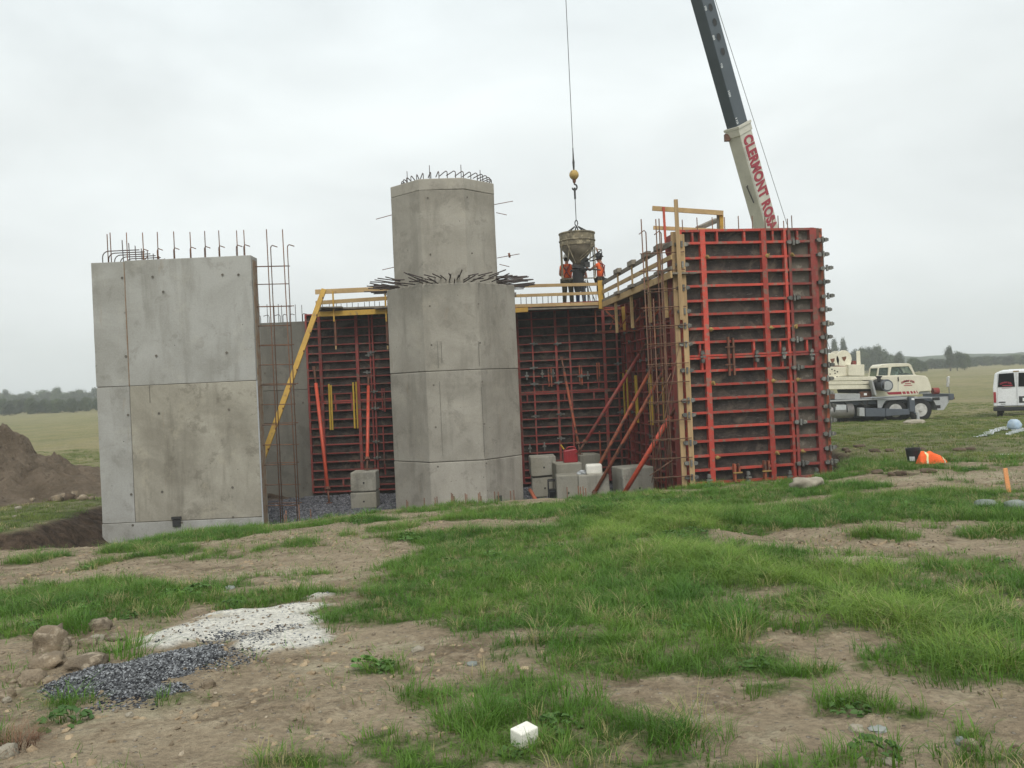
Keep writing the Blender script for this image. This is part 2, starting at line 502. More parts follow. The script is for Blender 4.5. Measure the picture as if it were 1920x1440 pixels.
# ------------------------------------------------------------------ terrain
HR = ([0, 14, 22, 36, 45, 70, 120, 300, 600, 2500], [1.6, 1.97, 2.2, 2.5, 2.75, 2.85, 2.2, .35, .35, .2])
HL = ([0, 14, 22, 30, 60, 120, 300, 600, 2500], [1.6, 2.36, 2.79, 3.1, 3.4, 2.5, .5, .4, .2])
PIT = [(-6.6, 13.7), (-4.7, 16.2), (-2.4, 16.7), (.1, 16.7), (3.4, 17.3), (5.9, 17.0), (6.7, 17.4), (7.5, 19), (8.9, 22.6), (9.3, 26), (8.4, 31.8),
       (-8, 31.8), (-11.6, 28.5), (-12.2, 24.6), (-11.4, 20.8), (-10.9, 18.6), (-14, 17.7), (-15, 15.0), (-8.9, 14.5)]
def pit_dist(X, Y):
    """signed distance to the pit outline, positive inside"""
    d = np.full(X.shape, 1e9); ins = np.zeros(X.shape, bool)
    n = len(PIT)
    for i in range(n):
        x0, y0 = PIT[i]; x1, y1 = PIT[(i + 1) % n]
        ex, ey = x1 - x0, y1 - y0
        t = np.clip(((X - x0) * ex + (Y - y0) * ey) / (ex * ex + ey * ey), 0, 1)
        d = np.minimum(d, np.hypot(X - x0 - t * ex, Y - y0 - t * ey))
        c = ((y0 > Y) != (y1 > Y)) & (X < (x1 - x0) * (Y - y0) / (y1 - y0 + 1e-12) + x0)
        ins ^= c
    return np.where(ins, d, -d)
FLOOR = -2.0
MOUND = None
def g_smooth(X, Y):
    X = np.asarray(X, float); Y = np.asarray(Y, float)
    hr = np.interp(Y, *HR); hl = np.interp(Y, *HL)
    t = np.clip((8 - X) / 16, -.15, 1.15)
    t = np.where(Y > 40, np.clip((Y * .2 - X) / (Y * .4), 0, 1), t)
    return EYE - (hr * (1 - t) + hl * t)
def ground(X, Y):
    X = np.asarray(X, float); Y = np.asarray(Y, float)
    z = g_smooth(X, Y)
    near = np.clip(Y / 10, .25, 1)
    z = z + .03 * np.clip(blobs(X, Y, MOUND), 0, 1) ** .6 if MOUND is not None else z
    z = z + fbm(X * .45, Y * .45, 3, 3) * .16 * near + fbm(X * 2.2, Y * 2.2, 3, 9) * .07 * np.clip(1.6 - Y / 60, 0, 1) + fbm(X * 5.5, Y * 5.5, 2, 19) * .035 * np.clip(2 - Y / 12, 0, 1)
    # two wheel ruts running through the long grass
    for (x0, y0, x1, y1) in ((1.15, 13.6, 3.1, 6.2), (2.3, 12.5, 4.6, 7.4)):
        ex, ey = x1 - x0, y1 - y0
        tt = np.clip(((X - x0) * ex + (Y - y0) * ey) / (ex * ex + ey * ey), 0, 1)
        dd = np.hypot(X - x0 - tt * ex, Y - y0 - tt * ey)
        z = z - .07 * np.exp(-(dd / .22) ** 2)
    pd = pit_dist(X, Y) + fbm(X * .9, Y * .9, 3, 21) * .5
    k = sstep(0.0, 1.5, pd)
    lo = FLOOR + fbm(X * 1.3, Y * 1.3, 4, 5) * .12
    bank = fbm(X * 2.6, Y * 2.6, 4, 31) * .5 * k * (1 - k) * 4
    return z * (1 - k) + lo * k + bank
def gz(X, Y):
    return float(ground(np.array([X]), np.array([Y]))[0])
def gpx(px, py, smooth=True):
    """where the sight line through a photo pixel meets the ground"""
    lo, hi = 2.0, 400.0
    Y = 2.0
    while Y < 400:
        p = at(px, py, Y)
        z = float(g_smooth(np.array([p.x]), np.array([Y]))[0]) if smooth else gz(p.x, Y)
        if p.z <= z: break
        Y *= 1.012
    return at(px, py, Y)

def blob_list(L):
    out = []
    for b in L:
        px, py, rx, ry = b[:4]
        c = gpx(px, py)
        h = EYE - c.z
        out.append((c.x, c.y, max(rx * c.y / F, .05), max(ry * c.y * c.y / (F * max(h, .4)), .05)))
    return out
def blobs(X, Y, L):
    v = np.full(X.shape, -1.0)
    for (cx, cy, rx, ry) in L:
        r2 = ((X - cx) / rx) ** 2 + ((Y - cy) / ry) ** 2
        v = np.maximum(v, 1 - r2)
    return v
_GR0 = None
GR = blob_list([(1100,1060,420,75),(850,1110,180,50),(600,1150,60,16),(500,1120,200,14),(1350,970,520,30),(900,1010,280,26),(1650,1010,80,12),(1300,1245,260,26),(150,1135,190,38),(40,1190,50,22),(1000,1380,200,50),

 (400,1005,130,20),(620,982,130,10),(740,992,60,10),(820,955,90,9),(1000,958,180,22),(1200,950,200,34),(1350,930,200,18),(1520,922,180,10),
 (1700,935,200,18),(1850,960,120,22),(60,1058,45,12),(240,1035,60,8),(140,1112,170,20),(80,1145,140,24),(250,1150,120,20),(120,1180,35,24),(215,1228,32,10),
 (450,1137,60,10),(560,1125,50,8),(330,1020,90,10),
 (1000,1095,300,55),(800,1060,90,36),(900,1030,160,22),(760,1145,130,26),(640,1155,50,12),(1150,1115,250,52),(1000,1165,200,28),(1280,1165,170,34),(1350,1050,170,40),
 (1500,1080,190,34),(1620,1130,230,34),(1800,1170,180,50),(1750,1235,180,36),(1870,1260,120,34),(1220,1005,110,40),(1150,985,120,18),
 (1560,972,180,10),(1700,962,150,12),(1880,1000,80,14),(1810,1062,110,22),(1890,1100,70,26),(1460,985,100,10),
 (700,1252,55,13),(810,1300,60,20),(1000,1215,80,10),(1120,1215,90,20),(1160,1240,140,20),(1300,1208,130,14),(1380,1230,70,22),(1490,1262,90,22),(1450,1290,70,10),
 (1590,1325,80,20),(1690,1345,70,14),(980,1290,90,24),(1050,1340,110,40),(960,1345,110,30),(870,1350,70,20),(1120,1385,60,24),(1000,1405,140,34),(760,1405,100,30),
 (580,1425,110,18),(1270,1370,70,20),(820,1435,120,22),(1180,1435,190,12),(1820,1385,40,12),(1860,1425,80,14),(700,1385,50,10),(1640,1420,60,8)])
NEG = blob_list([(180,1335,110,22),(420,1290,70,18),(240,1270,160,40),(640,1240,110,34),(560,1290,160,40),(330,1380,240,50),(1480,1390,260,36),(1300,1320,120,30),(1750,1310,170,24),(480,1060,130,30),(620,1035,140,22),(1530,1215,80,20),(965,985,120,9),(1210,1018,35,12),(1530,1022,150,14),(1650,1050,120,14),(1380,1005,60,8),(1490,1165,60,12),(1600,1205,90,20),(1540,1240,80,14),
 (700,1030,160,24),(560,1060,160,20),(620,985,60,8),(1240,1290,130,30),(1400,1360,120,30),(1120,1030,25,14)])
LIGHT = blob_list([(1500,1090,200,40),(1700,1160,240,50),(1850,1230,130,60),(1300,1060,130,50),(1230,970,150,40),(1150,1010,80,20)])
SAND = blob_list([(470,1170,140,27),(380,1188,120,24),(530,1198,90,32),(330,1200,60,10),(600,1122,26,7),(560,1140,60,8),(480,1150,110,10),(300,1215,40,8)])
CHIP = blob_list([(230,1272,135,38),(320,1248,105,30),(160,1290,90,28),(370,1228,60,18),(270,1300,90,18)])
CHIP2 = blob_list([(420,1240,85,30),(460,1195,130,24),(530,1185,70,14),(230,1325,90,16)])
PALE = blob_list([(200,1345,110,22),(150,1380,60,12),(300,1335,80,18),(640,1250,130,18),(1400,1370,110,26),(1300,1345,60,14),(700,1210,120,16),(500,1075,140,14),(620,1085,120,8),(1650,1040,90,6),(260,1035,90,6),(250,1010,60,5),(1560,1040,60,5),(1820,1290,70,18)])
MOUND = SAND + CHIP
GRAV = blob_list([(1800,893,130,6),(1900,897,70,6),(1700,900,60,3)])
LIME = blob_list([(1895,849,34,2.2),(1905,851,20,2)])
DARK = blob_list([(1610,889,55,7),(1690,893,40,5),(100,970,80,20),(60,1010,90,14)])

def masks(X, Y):
    n = fbm(X * 1.6, Y * 1.6, 4, 11)
    n2 = fbm(X * 5, Y * 5, 3, 13); n3 = fbm(X * .6, Y * .6, 3, 15)
    g = blobs(X, Y, GR); ng = blobs(X, Y, NEG)
    inside = (np.abs(X) < Y * .66 + .5)
    base = np.where(inside & (Y < 16.5), -.30 + n * 1.2 + n3 * .9, n * 2.2 + .25)
    v = np.maximum(g * 1.2, base) + n * 1.1 + n2 * .75
    v = v - np.clip(ng, 0, 1) * 1.5
    grass = sstep(-.20, .55, v)
    field = sstep(16.5, 19, Y + n * 2)
    fieldmask = np.clip(.9 + fbm(X * .35, Y * .18, 4, 41) * .9, 0, 1)
    grass = grass * (1 - field) + fieldmask * field
    pd = pit_dist(X, Y) + fbm(X * .9, Y * .9, 3, 21) * .5
    pit = sstep(-.05, .25, pd)
    grass = grass * (1 - pit)
    sand = sstep(-.05, .35, blobs(X, Y, SAND) + n2 * .7)
    chip = sstep(-.05, .45, blobs(X, Y, CHIP) + n2 * .7)
    chip2 = sstep(.1, .9, blobs(X, Y, CHIP2) + n2 * 1.3) * .38
    chip = np.maximum(chip, chip2)
    pale = sstep(0, .9, blobs(X, Y, PALE) + n * .9)
    grav = np.maximum(sstep(0, .4, blobs(X, Y, GRAV) + n2 * .9), 0)
    lime = sstep(0, .4, blobs(X, Y, LIME) + n2 * .9)
    fl = sstep(1.35, 1.7, pd)                              # gravel floor of the pit
    grass = grass * (1 - sand) * (1 - chip) * (1 - grav) * (1 - lime)
    light = sstep(0, .8, blobs(X, Y, LIGHT) + n * .7)
    soil = np.clip(pit * (1 - fl) + sstep(.0, .6, blobs(X, Y, DARK) + n2) * .7 * (Y > 14), 0, 1)
    return dict(grass=grass, sand=np.maximum(sand, lime), chip=chip, pale=np.maximum(pale, grav), floor=fl, soil=soil, light=light,
                dry=np.clip(sstep(22, 60, Y) * .9 + fbm(X * .12, Y * .05, 4, 51) * .9, 0, 1))

def axis(dense_lo, dense_hi, step, far, mult):
    a = list(np.arange(dense_lo, dense_hi + 1e-6, step))
    s = step; x = dense_hi
    while x < far:
        s *= mult; x += s; a.append(x)
    return a
xs = axis(0, 13, .085, 2200, 1.09)
xs = np.array([-x for x in xs[:0:-1]] + xs)
ys = axis(2.2, 24, .085, 2500, 1.07)
ys = np.array([-60, -20, -8, -3, 0, 1, 1.7] + ys)
GX, GY = np.meshgrid(xs, ys)
GZ = ground(GX, GY)
nx, ny = len(xs), len(ys)
idx = np.arange(nx * ny).reshape(ny, nx)
faces = np.stack([idx[:-1, :-1], idx[:-1, 1:], idx[1:, 1:], idx[1:, :-1]], -1).reshape(-1, 4)
me = bpy.data.meshes.new('ground')
me.vertices.add(nx * ny)
me.vertices.foreach_set('co', np.stack([GX, GY, GZ], -1).reshape(-1))
me.loops.add(len(faces) * 4)
me.loops.foreach_set('vertex_index', faces.reshape(-1).astype(np.int32))
me.polygons.add(len(faces))
me.polygons.foreach_set('loop_start', (np.arange(len(faces)) * 4).astype(np.int32))
me.polygons.foreach_set('use_smooth', [True] * len(faces))
me.update(); me.validate()
MK = masks(GX, GY)
for k, v in MK.items():
    a = me.attributes.new(k, 'FLOAT', 'POINT')
    a.data.foreach_set('value', v.reshape(-1).astype(np.float32))

def ground_mat():
    t = NT('site_ground')
    P = t.coord('World')
    big = t.noise(P, .8, 5, .6); med = t.noise(P, 4.5, 6, .68); fine = t.noise(P, 22, 5, .7)
    col = t.mix(t.rng(big, .38, .62), (.27, .21, .140), (.36, .29, .198))
    col = t.mix(t.rng(med, .50, .66, 0, .85), col, (.44, .365, .255))
    col = t.mix(t.rng(t.noise(P, 2.2, 6, .7), .54, .66, 0, .75), col, (.145, .105, .066))
    pale = t.math('MULTIPLY', t.attr('pale'), t.rng(med, .36, .56))
    col = t.mix(pale, col, (.42, .36, .25))
    # small stones and clods in the dirt
    vo = t.n('ShaderNodeTexVoronoi'); vo.inputs['Scale'].default_value = 26; t.l(P, vo.inputs['Vector'])
    sv = t.n('ShaderNodeSeparateColor'); t.l(vo.outputs['Color'], sv.inputs[0])
    stone = t.math('MULTIPLY', t.rng(vo.outputs['Distance'], .22, .34, 1, 0), t.math('GREATER_THAN', sv.outputs[0], .80))
    col = t.mix(t.math('MULTIPLY', stone, .7), col, t.mix(sv.outputs[1], (.20, .18, .16), (.44, .40, .34)))
    col = t.mix(t.attr('soil'), col, t.mix(t.rng(med, .4, .6), (.040, .028, .020), (.095, .066, .045)))
    # thin green cover under the blades
    gm = t.attr('grass')
    gk = t.math('MULTIPLY', gm, t.rng(t.noise(P, 7, 5, .7), .30, .55))
    gcol = t.mix(t.rng(big, .4, .6), (.055, .100, .020), (.085, .125, .028))
    dryc = t.mix(t.rng(t.noise(P, .35, 6, .7), .42, .60), (.22, .205, .07), (.14, .155, .042))
    dry2 = t.mix(t.rng(t.noise(P, 1.7, 4, .7), .5, .7), dryc, (.29, .245, .105))
    gcol = t.mix(t.attr('dry'), gcol, dry2)
    col = t.mix(gk, col, gcol)
    # burnt pale sand
    sm = t.attr('sand')
    smm = t.math('MULTIPLY', sm, t.rng(t.noise(P, 9, 5, .7), .28, .42))
    scol = t.mix(t.rng(med, .55, .72), (.80, .77, .68), (.60, .55, .43))
    scol = t.mix(t.rng(t.noise(P, 34, 5, .75), .50, .62, 0, .7), scol, (.36, .36, .36))
    col = t.mix(smm, col, scol)
    # dark stone chips
    cm_ = t.attr('chip')
    vc = t.n('ShaderNodeTexVoronoi'); vc.inputs['Scale'].default_value = 60; t.l(P, vc.inputs['Vector'])
    vs = t.n('ShaderNodeSeparateColor'); t.l(vc.outputs['Color'], vs.inputs[0])
    cc = t.mix(t.rng(vs.outputs[0], .45, 1.0), (.035, .037, .044), (.26, .27, .28))
    cmm = t.math('MULTIPLY', t.math('GREATER_THAN', t.math('ADD', cm_, t.math('MULTIPLY', vs.outputs[2], .8)), .86), 1.)
    col = t.mix(cmm, col, cc)
    # grey gravel on the pit floor
    fc = t.mix(t.rng(vs.outputs[1], .4, 1.), (.060, .062, .075), (.17, .17, .19))
    col = t.mix(t.attr('floor'), col, fc)
    sc = t.n('ShaderNodeVectorMath', operation='SCALE')
    t.l(col, sc.inputs[0]); t.l(t.rng(fine, .3, .7, .70, 1.24), sc.inputs['Scale'])
    h = t.math('ADD', t.math('MULTIPLY', med, 1.6), t.math('MULTIPLY', fine, .9))
    h = t.math('ADD', h, t.math('MULTIPLY', stone, .5))
    h = t.math('ADD', h, t.math('MULTIPLY', t.math('MULTIPLY', cmm, vc.outputs['Distance']), -1.))
    t.bump(h, .9, .07)
    return t.fin(sc.outputs[0], .95, 0, .15)
M['ground'] = ground_mat()
me.materials.append(M['ground'])
go = bpy.data.objects.new('ground', me); COL.objects.link(go)
tag(go, kind='structure')

# far wooded ridge on the horizon
def ridge(name, Y, x0, x1, hgt, seed, mat):
    n = 260
    m = MB(); X = np.linspace(x0, x1, n)
    T = hgt * (.75 + fbm(X * .006, X * 0 + seed, 4, seed) * 1.0) + fbm(X * .09, X * 0, 4, seed + 3) * hgt * .35
    vs = []
    for k in range(n):
        vs += [(X[k], Y, -6), (X[k], Y + fbm(X[k:k+1] * .2, X[k:k+1] * 0, 2, 5)[0] * 10, T[k] * .7 + EYE), (X[k], Y + 25, T[k] + EYE), (X[k], Y + 100, -6)]
    fs = []
    for k in range(n - 1):
        for j in range(3):
            a = k * 4 + j
            fs.append((a, a + 4, a + 5, a + 1))
    m.add(vs, fs)
    o = m.build(name, mat, smooth=True)
    tag(o, kind='structure')
M['ridge'] = mk('distant_woodland', (.030, .048, .026), (.05, .07, .035), .05, .95, .1, kind='World', rnd=0)
ridge('hill', 470, -440, 480, 7.0, 4, M['ridge'])

# ------------------------------------------------------------------ haze
hz = MB().b2((-460, -70, -3.6), (500, 640, 40)).build('haze')
tag(hz, kind='stuff')
hm = bpy.data.materials.new('haze_air'); hm.use_nodes = True
ht = hm.node_tree; ht.nodes.clear()
ho = ht.nodes.new('ShaderNodeOutputMaterial'); hv = ht.nodes.new('ShaderNodeVolumePrincipled')
hv.inputs['Color'].default_value = (.93, .965, .985, 1); hv.inputs['Density'].default_value = .0011
hv.inputs['Anisotropy'].default_value = .2
ht.links.new(hv.outputs[0], ho.inputs['Volume'])
hz.data.materials.append(hm)

# ------------------------------------------------------------------ scattered ground cover
def tuft(name, blades, rad, L, w, lean, mat, seed, tip=.15):
    rnd = random.Random(seed); m = MB()
    for _ in range(blades):
        a = rnd.uniform(0, 2 * math.pi); r = rad * math.sqrt(rnd.random())
        x, y = r * math.cos(a), r * math.sin(a)
        l = L * rnd.uniform(.5, 1.15); d = a + rnd.uniform(-1, 1); ln = lean * rnd.uniform(.3, 1.4)
        dx, dy = math.cos(d), math.sin(d); px, py = -dy, dx
        ww = w * rnd.uniform(.6, 1.3)
        pts = []
        for k in range(4):
            s = k / 3
            b = ln * s * s
            pts.append((x + dx * l * b, y + dy * l * b, l * s * (1 - .35 * ln * s)))
        vs = []
        for k, p in enumerate(pts):
            hw = ww * (1 - k / 3 * (1 - tip)) / 2
            vs += [(p[0] - px * hw, p[1] - py * hw, p[2] - (.01 if k == 0 else 0)), (p[0] + px * hw, p[1] + py * hw, p[2] - (.01 if k == 0 else 0))]
        m.add(vs, [(0, 1, 3, 2), (2, 3, 5, 4), (4, 5, 7, 6)])
    return bpy.data.objects.new(name, m.mesh(name, mat, True, fix=False))
def broadleaf(name, n, rad, s, mat, seed):
    rnd = random.Random(seed); m = MB()
    for _ in range(n):
        a = rnd.uniform(0, 6.28); r = rad * math.sqrt(rnd.random()); z = rnd.uniform(.02, .10) * (1.2 - r / rad)
        c = Vector((r * math.cos(a), r * math.sin(a), z))
        q = Matrix.Rotation(rnd.uniform(0, 6.28), 3, 'Z') @ Matrix.Rotation(rnd.uniform(-.6, .6), 3, 'X')
        k = s * rnd.uniform(.6, 1.3)
        pts = [Vector((math.cos(t) * k * .5, math.sin(t) * k * .35, .25 * k * abs(math.sin(t)))) for t in np.linspace(0, 6.283, 7)[:-1]]
        m.add([c + q @ p for p in pts], [(0, 1, 2, 3), (0, 3, 4, 5)])
    return bpy.data.objects.new(name, m.mesh(name, mat, True, fix=False))
def pebble(name, s, mat, seed):
    bm = bmesh.new(); bmesh.ops.create_icosphere(bm, subdivisions=1, radius=s)
    rnd = random.Random(seed)
    for v in bm.verts:
        v.co *= rnd.uniform(.7, 1.25); v.co.z *= .6; v.co.x *= 1.3
    me = bpy.data.meshes.new(name); bm.to_mesh(me); bm.free(); me.materials.append(mat)
    return bpy.data.objects.new(name, me)

def scatter(name, proto, pts, rots, scl):
    """ground cover nobody could count: one object whose nodes set the pieces out"""
    me = bpy.data.meshes.new(name)
    me.vertices.add(len(pts)); me.vertices.foreach_set('co', np.asarray(pts, np.float32).reshape(-1))
    a = me.attributes.new('turn', 'FLOAT_VECTOR', 'POINT'); a.data.foreach_set('vector', np.asarray(rots, np.float32).reshape(-1))
    a = me.attributes.new('size', 'FLOAT', 'POINT'); a.data.foreach_set('value', np.asarray(scl, np.float32))
    me.update()
    o = bpy.data.objects.new(name, me); COL.objects.link(o)
    ng = bpy.data.node_groups.new(name + '_set_out', 'GeometryNodeTree')
    ng.interface.new_socket('Geometry', in_out='INPUT', socket_type='NodeSocketGeometry')
    ng.interface.new_socket('Geometry', in_out='OUTPUT', socket_type='NodeSocketGeometry')
    gi = ng.nodes.new('NodeGroupInput'); gout = ng.nodes.new('NodeGroupOutput')
    iop = ng.nodes.new('GeometryNodeInstanceOnPoints'); oi = ng.nodes.new('GeometryNodeObjectInfo')
    oi.inputs['Object'].default_value = proto
    if 'As Instance' in oi.inputs: oi.inputs['As Instance'].default_value = True
    na = ng.nodes.new('GeometryNodeInputNamedAttribute'); na.data_type = 'FLOAT_VECTOR'; na.inputs['Name'].default_value = 'turn'
    nb = ng.nodes.new('GeometryNodeInputNamedAttribute'); nb.data_type = 'FLOAT'; nb.inputs['Name'].default_value = 'size'
    L = ng.links.new
    L(gi.outputs[0], iop.inputs['Points']); L(oi.outputs['Geometry'], iop.inputs['Instance'])
    L([s for s in na.outputs if s.enabled][0], iop.inputs['Rotation']); L([s for s in nb.outputs if s.enabled][0], iop.inputs['Scale'])
    L(iop.outputs[0], gout.inputs[0])
    md = o.modifiers.new('set_out', 'NODES'); md.node_group = ng
    tag(o, kind='stuff')
    return o

RNG = np.random.default_rng(5)
def sample(n, x0, x1, y0, y1, fn, wedge=.68):
    X = RNG.uniform(x0, x1, n); Y = RNG.uniform(y0, y1, n)
    keep = np.abs(X) < Y * wedge + 1.2
    X, Y = X[keep], Y[keep]
    w = fn(X, Y, masks(X, Y))
    k = RNG.random(len(X)) < w
    return X[k], Y[k]
def place(name, proto, X, Y, s0, s1, tilt=.12, sink=0.0, zoff=0):
    Z = ground(X, Y) - sink + zoff
    n = len(X)
    rot = np.stack([RNG.normal(0, tilt, n), RNG.normal(0, tilt, n), RNG.uniform(0, 6.28, n)], -1)
    tall = .75 + (fbm(X * 1.1, Y * 1.1, 3, 77) + .5) * .6
    return scatter(name, proto, np.stack([X, Y, Z], -1), rot, RNG.uniform(s0, s1, n) * tall)
tA = tuft('tuft', 26, .085, .085, .0050, .8, M['grass'], 1)
tB = tuft('tuft', 22, .075, .15, .0058, 1.0, M['grass'], 2)
tC = tuft('tuft', 22, .09, .17, .0052, 1.3, M['grassl'], 3)
tD = tuft('tuft', 30, .20, .075, .012, .8, M['fieldg'], 4)
tE = broadleaf('weed', 34, .13, .05, M['clover'], 5)
tF = tuft('tuft', 40, .13, .26, .008, .9, M['grass'], 6)
X, Y = sample(72000, -13, 13, 3, 18.5, lambda X, Y, m: m['grass'] * (1 - .75 * m['light']) * np.where(Y > 10, .75, .9))
place('grass', tA, X, Y, .55, 1.3)
X, Y = sample(34000, -13, 13, 3, 18.5, lambda X, Y, m: sstep(.55, 1, m['grass']) * (1 - .6 * m['light']) * sstep(-.12, .15, fbm(X * .8, Y * .8, 3, 61)))
place('long_grass', tB, X, Y, .6, 1.2)
X, Y = sample(42000, -4, 13, 3, 17.5, lambda X, Y, m: m['grass'] * m['light'])
place('light_long_grass', tC, X, Y, .6, 1.2)
X, Y = sample(60000, -40, 42, 17, 62, lambda X, Y, m: m['grass'] * np.clip(24 / Y, .25, 1) * .9)
place('field_grass', tD, X, Y, .6, 1.3)
X, Y = sample(3800, -10, 11, 3, 17, lambda X, Y, m: sstep(.5, 1, m['grass']) * sstep(.05, .2, fbm(X * .9, Y * .9, 3, 71)))
place('broadleaf_weeds', tE, X, Y, .5, 1.1)
# a few taller clumps that the photo shows
px = [(1565,868),(1572,862),(1580,872),(1590,866),(1600,874),(1610,868),(1620,876),(1630,870),(1645,878),(1660,874),(1680,880),(1705,884),(120,1195),(135,1190),(110,1180),(215,1232),(840,1352),(895,1350),(930,1345),(1010,1325),(1040,1310),(1360,1195),(1400,1200),(1270,1378),(1300,1375),(1240,1372),(1840,1265),(1800,1275),(1880,1255),
      (1575,880),(1590,872),(1610,882),(1625,875),(1640,885),(1600,865),(1670,878),(1690,872),(1655,868),(1870,960),(1895,965),(1910,975),(1850,968)]
P_ = [gpx(*p) for p in px]
X = np.array([p.x for p in P_]) ; Y = np.array([p.y for p in P_])
X = np.concatenate([X + RNG.normal(0, .12, len(X)) for _ in range(4)]); Y = np.concatenate([Y + RNG.normal(0, .12, len(Y)) for _ in range(4)])
place('tall_grass_clumps', tF, X, Y, .45, 1.0)
# pebbles and stone chips
pA = pebble('pebble', .012, M['rock'], 3); pB = pebble('chip', .007, mk('dark_stone_chip', (.045, .048, .055), (.25, .26, .265), 60, .7, .2, rnd=.85, spec=.4), 8)
X, Y = sample(26000, -8, 9, 3, 15, lambda X, Y, m: (1 - m['grass']) * .4 * (1 - m['chip']))
place('pebbles', pA, X, Y, .3, 1.7, .5)
X, Y = sample(230000, -7, 0, 4.5, 10, lambda X, Y, m: sstep(.1, 1.1, m['chip']) * .7 + .025 * m['sand'])
place('dark_stone_chips', pB, X, Y, .35, 1.6, .9)
pD = pebble('clod', .02, M['clod2'], 12)
X, Y = sample(15000, -9, 10, 3, 15, lambda X, Y, m: (1 - m['grass']) * (1 - m['chip']) * (1 - m['sand']) * sstep(-.05, .2, fbm(X * 1.2, Y * 1.2, 3, 83)))
place('dirt_clods', pD, X, Y, .25, 1.5, .6, .006)
tG = tuft('tuft', 16, .10, .12, .0035, 1.6, M['deadg'], 9)
X, Y = sample(9000, -12, 13, 3, 17, lambda X, Y, m: sstep(.1, .5, m['grass']) * .5)
place('dead_stalks', tG, X, Y, .4, 1.1, .3)
tH = tuft('tuft', 7, .12, .07, .0045, 1.9, M['grass'], 10)
X, Y = sample(16000, -12, 13, 3, 17, lambda X, Y, m: (1 - m['sand']) * (1 - m['chip']) * sstep(-.25, .15, fbm(X * 1.1, Y * 1.1, 3, 87)) * .7)
place('sparse_grass', tH, X, Y, .4, 1.3, .3)
pC = pebble('gravel_stone', .03, mk('pit_gravel', (.07, .072, .085), (.17, .17, .18), 9, .85, .2, rnd=.5), 9)
X, Y = sample(30000, -8, 5, 24, 30.4, lambda X, Y, m: m['floor'] * .8)
place('pit_gravel', pC, X, Y, .5, 1.5, .5)
# ------------------------------------------------------------------ cast concrete
def zof(px, py, Y): return at(px, py, Y).z
def rough_block(mb_or_size, amp=.01): pass

def cut_mesh(lo, hi, step=.25, amp=.006, seed=0):
    """a cast panel: subdivided box with slightly uneven arrises"""
    bm = bmesh.new()
    bmesh.ops.create_cube(bm, size=1)
    for v in bm.verts:
        v.co = Vector([(lo[i] + hi[i]) / 2 + v.co[i] * (hi[i] - lo[i]) for i in range(3)])
    for ax in range(3):
        L = hi[ax] - lo[ax]; n = int(L / step)
        for k in range(1, n):
            p = [0, 0, 0]; p[ax] = lo[ax] + L * k / n; nn = [0, 0, 0]; nn[ax] = 1
            bmesh.ops.bisect_plane(bm, geom=bm.verts[:] + bm.edges[:] + bm.faces[:], plane_co=p, plane_no=nn)
    for v in bm.verts:
        q = v.co * 2.1 + Vector((seed * 7.1, 0, 0))
        v.co += Vector(mnoise.noise_vector(q)) * amp
    return bm
def panel(name, mat, parent, lo, hi, seed=0, amp=.006, bevel=.012, step=.25):
    bm = cut_mesh(lo, hi, step, amp, seed)
    me = bpy.data.meshes.new(name); bm.to_mesh(me); bm.free(); me.materials.append(mat)
    o = bpy.data.objects.new(name, me); COL.objects.link(o); o.parent = parent
    if parent is not None: o.matrix_parent_inverse = pmat(parent).inverted()
    m = o.modifiers.new('bevel', 'BEVEL'); m.width = bevel; m.segments = 2; m.limit_method = 'ANGLE'; m.angle_limit = R(40)
    return o
def worldtube(name, pts, r, mat, parent, n=6):
    return MB().tube(pts, r, n).build(name, mat, parent, smooth=True, world=True)

YW = 22.0
pTL, pTR = at(170, 490, YW), at(470, 480, YW)
xL, xR = pTL.x, pTR.x
zT = (pTL.z + pTR.z) / 2
xs_ = at(237, 600, YW).x                      # the upright joint
zm = zof(330, 720, YW); zb = zof(340, 976, YW)
wall = empty('concrete_wall', (xL, YW, FLOOR), 0, 'tall weathered concrete wall standing alone at the left, hooked rebar along its top', 'wall')
g = .006
panel('upper_panel', M['con_a'], wall, (xL, YW, zm + g), (xs_ - g, YW + .55, zT - .02), 1)
panel('upper_panel', M['con_a'], wall, (xs_ + g, YW + .004, zm + g), (xR, YW + .55, zT), 2)
panel('lower_panel', M['con_a'], wall, (xL, YW + .002, zb + g), (xs_ - g, YW + .55, zm - g), 3)
panel('lower_panel', M['con_b'], wall, (xs_ + g, YW - .004, zb + g), (xR, YW + .55, zm - g), 4)
panel('footing', M['con_a'], wall, (xL - .01, YW - .012, FLOOR - .3), (xR + .01, YW + .57, zb - g), 5)
MB().b2((xL + .02, YW + .02, FLOOR), (xR - .02, YW + .5, zT - .05)).build('joint_filler', M['seam'], wall, world=True)
panel('return_wall', M['con_a'], wall, (xL, YW + .56, FLOOR - .3), (xL + .45, 30.0, zT - .02), 6, step=.6)
# edge strip on the end face
MB().b2((xR - .002, YW + .12, FLOOR), (xR + .02, YW + .42, zT - .1)).build('end_strip', M['rustseam'], wall, world=True)
MB().b2((xR + .0, YW - .012, FLOOR), (xR + .03, YW + .02, zm)).build('end_edging', M['greypaint'], wall, world=True)
MB().b2((xs_ - .012, YW - .002, zm), (xs_ + .012, YW + .03, zT - .03)).build('joint_strip', M['rustseam'], wall, world=True)
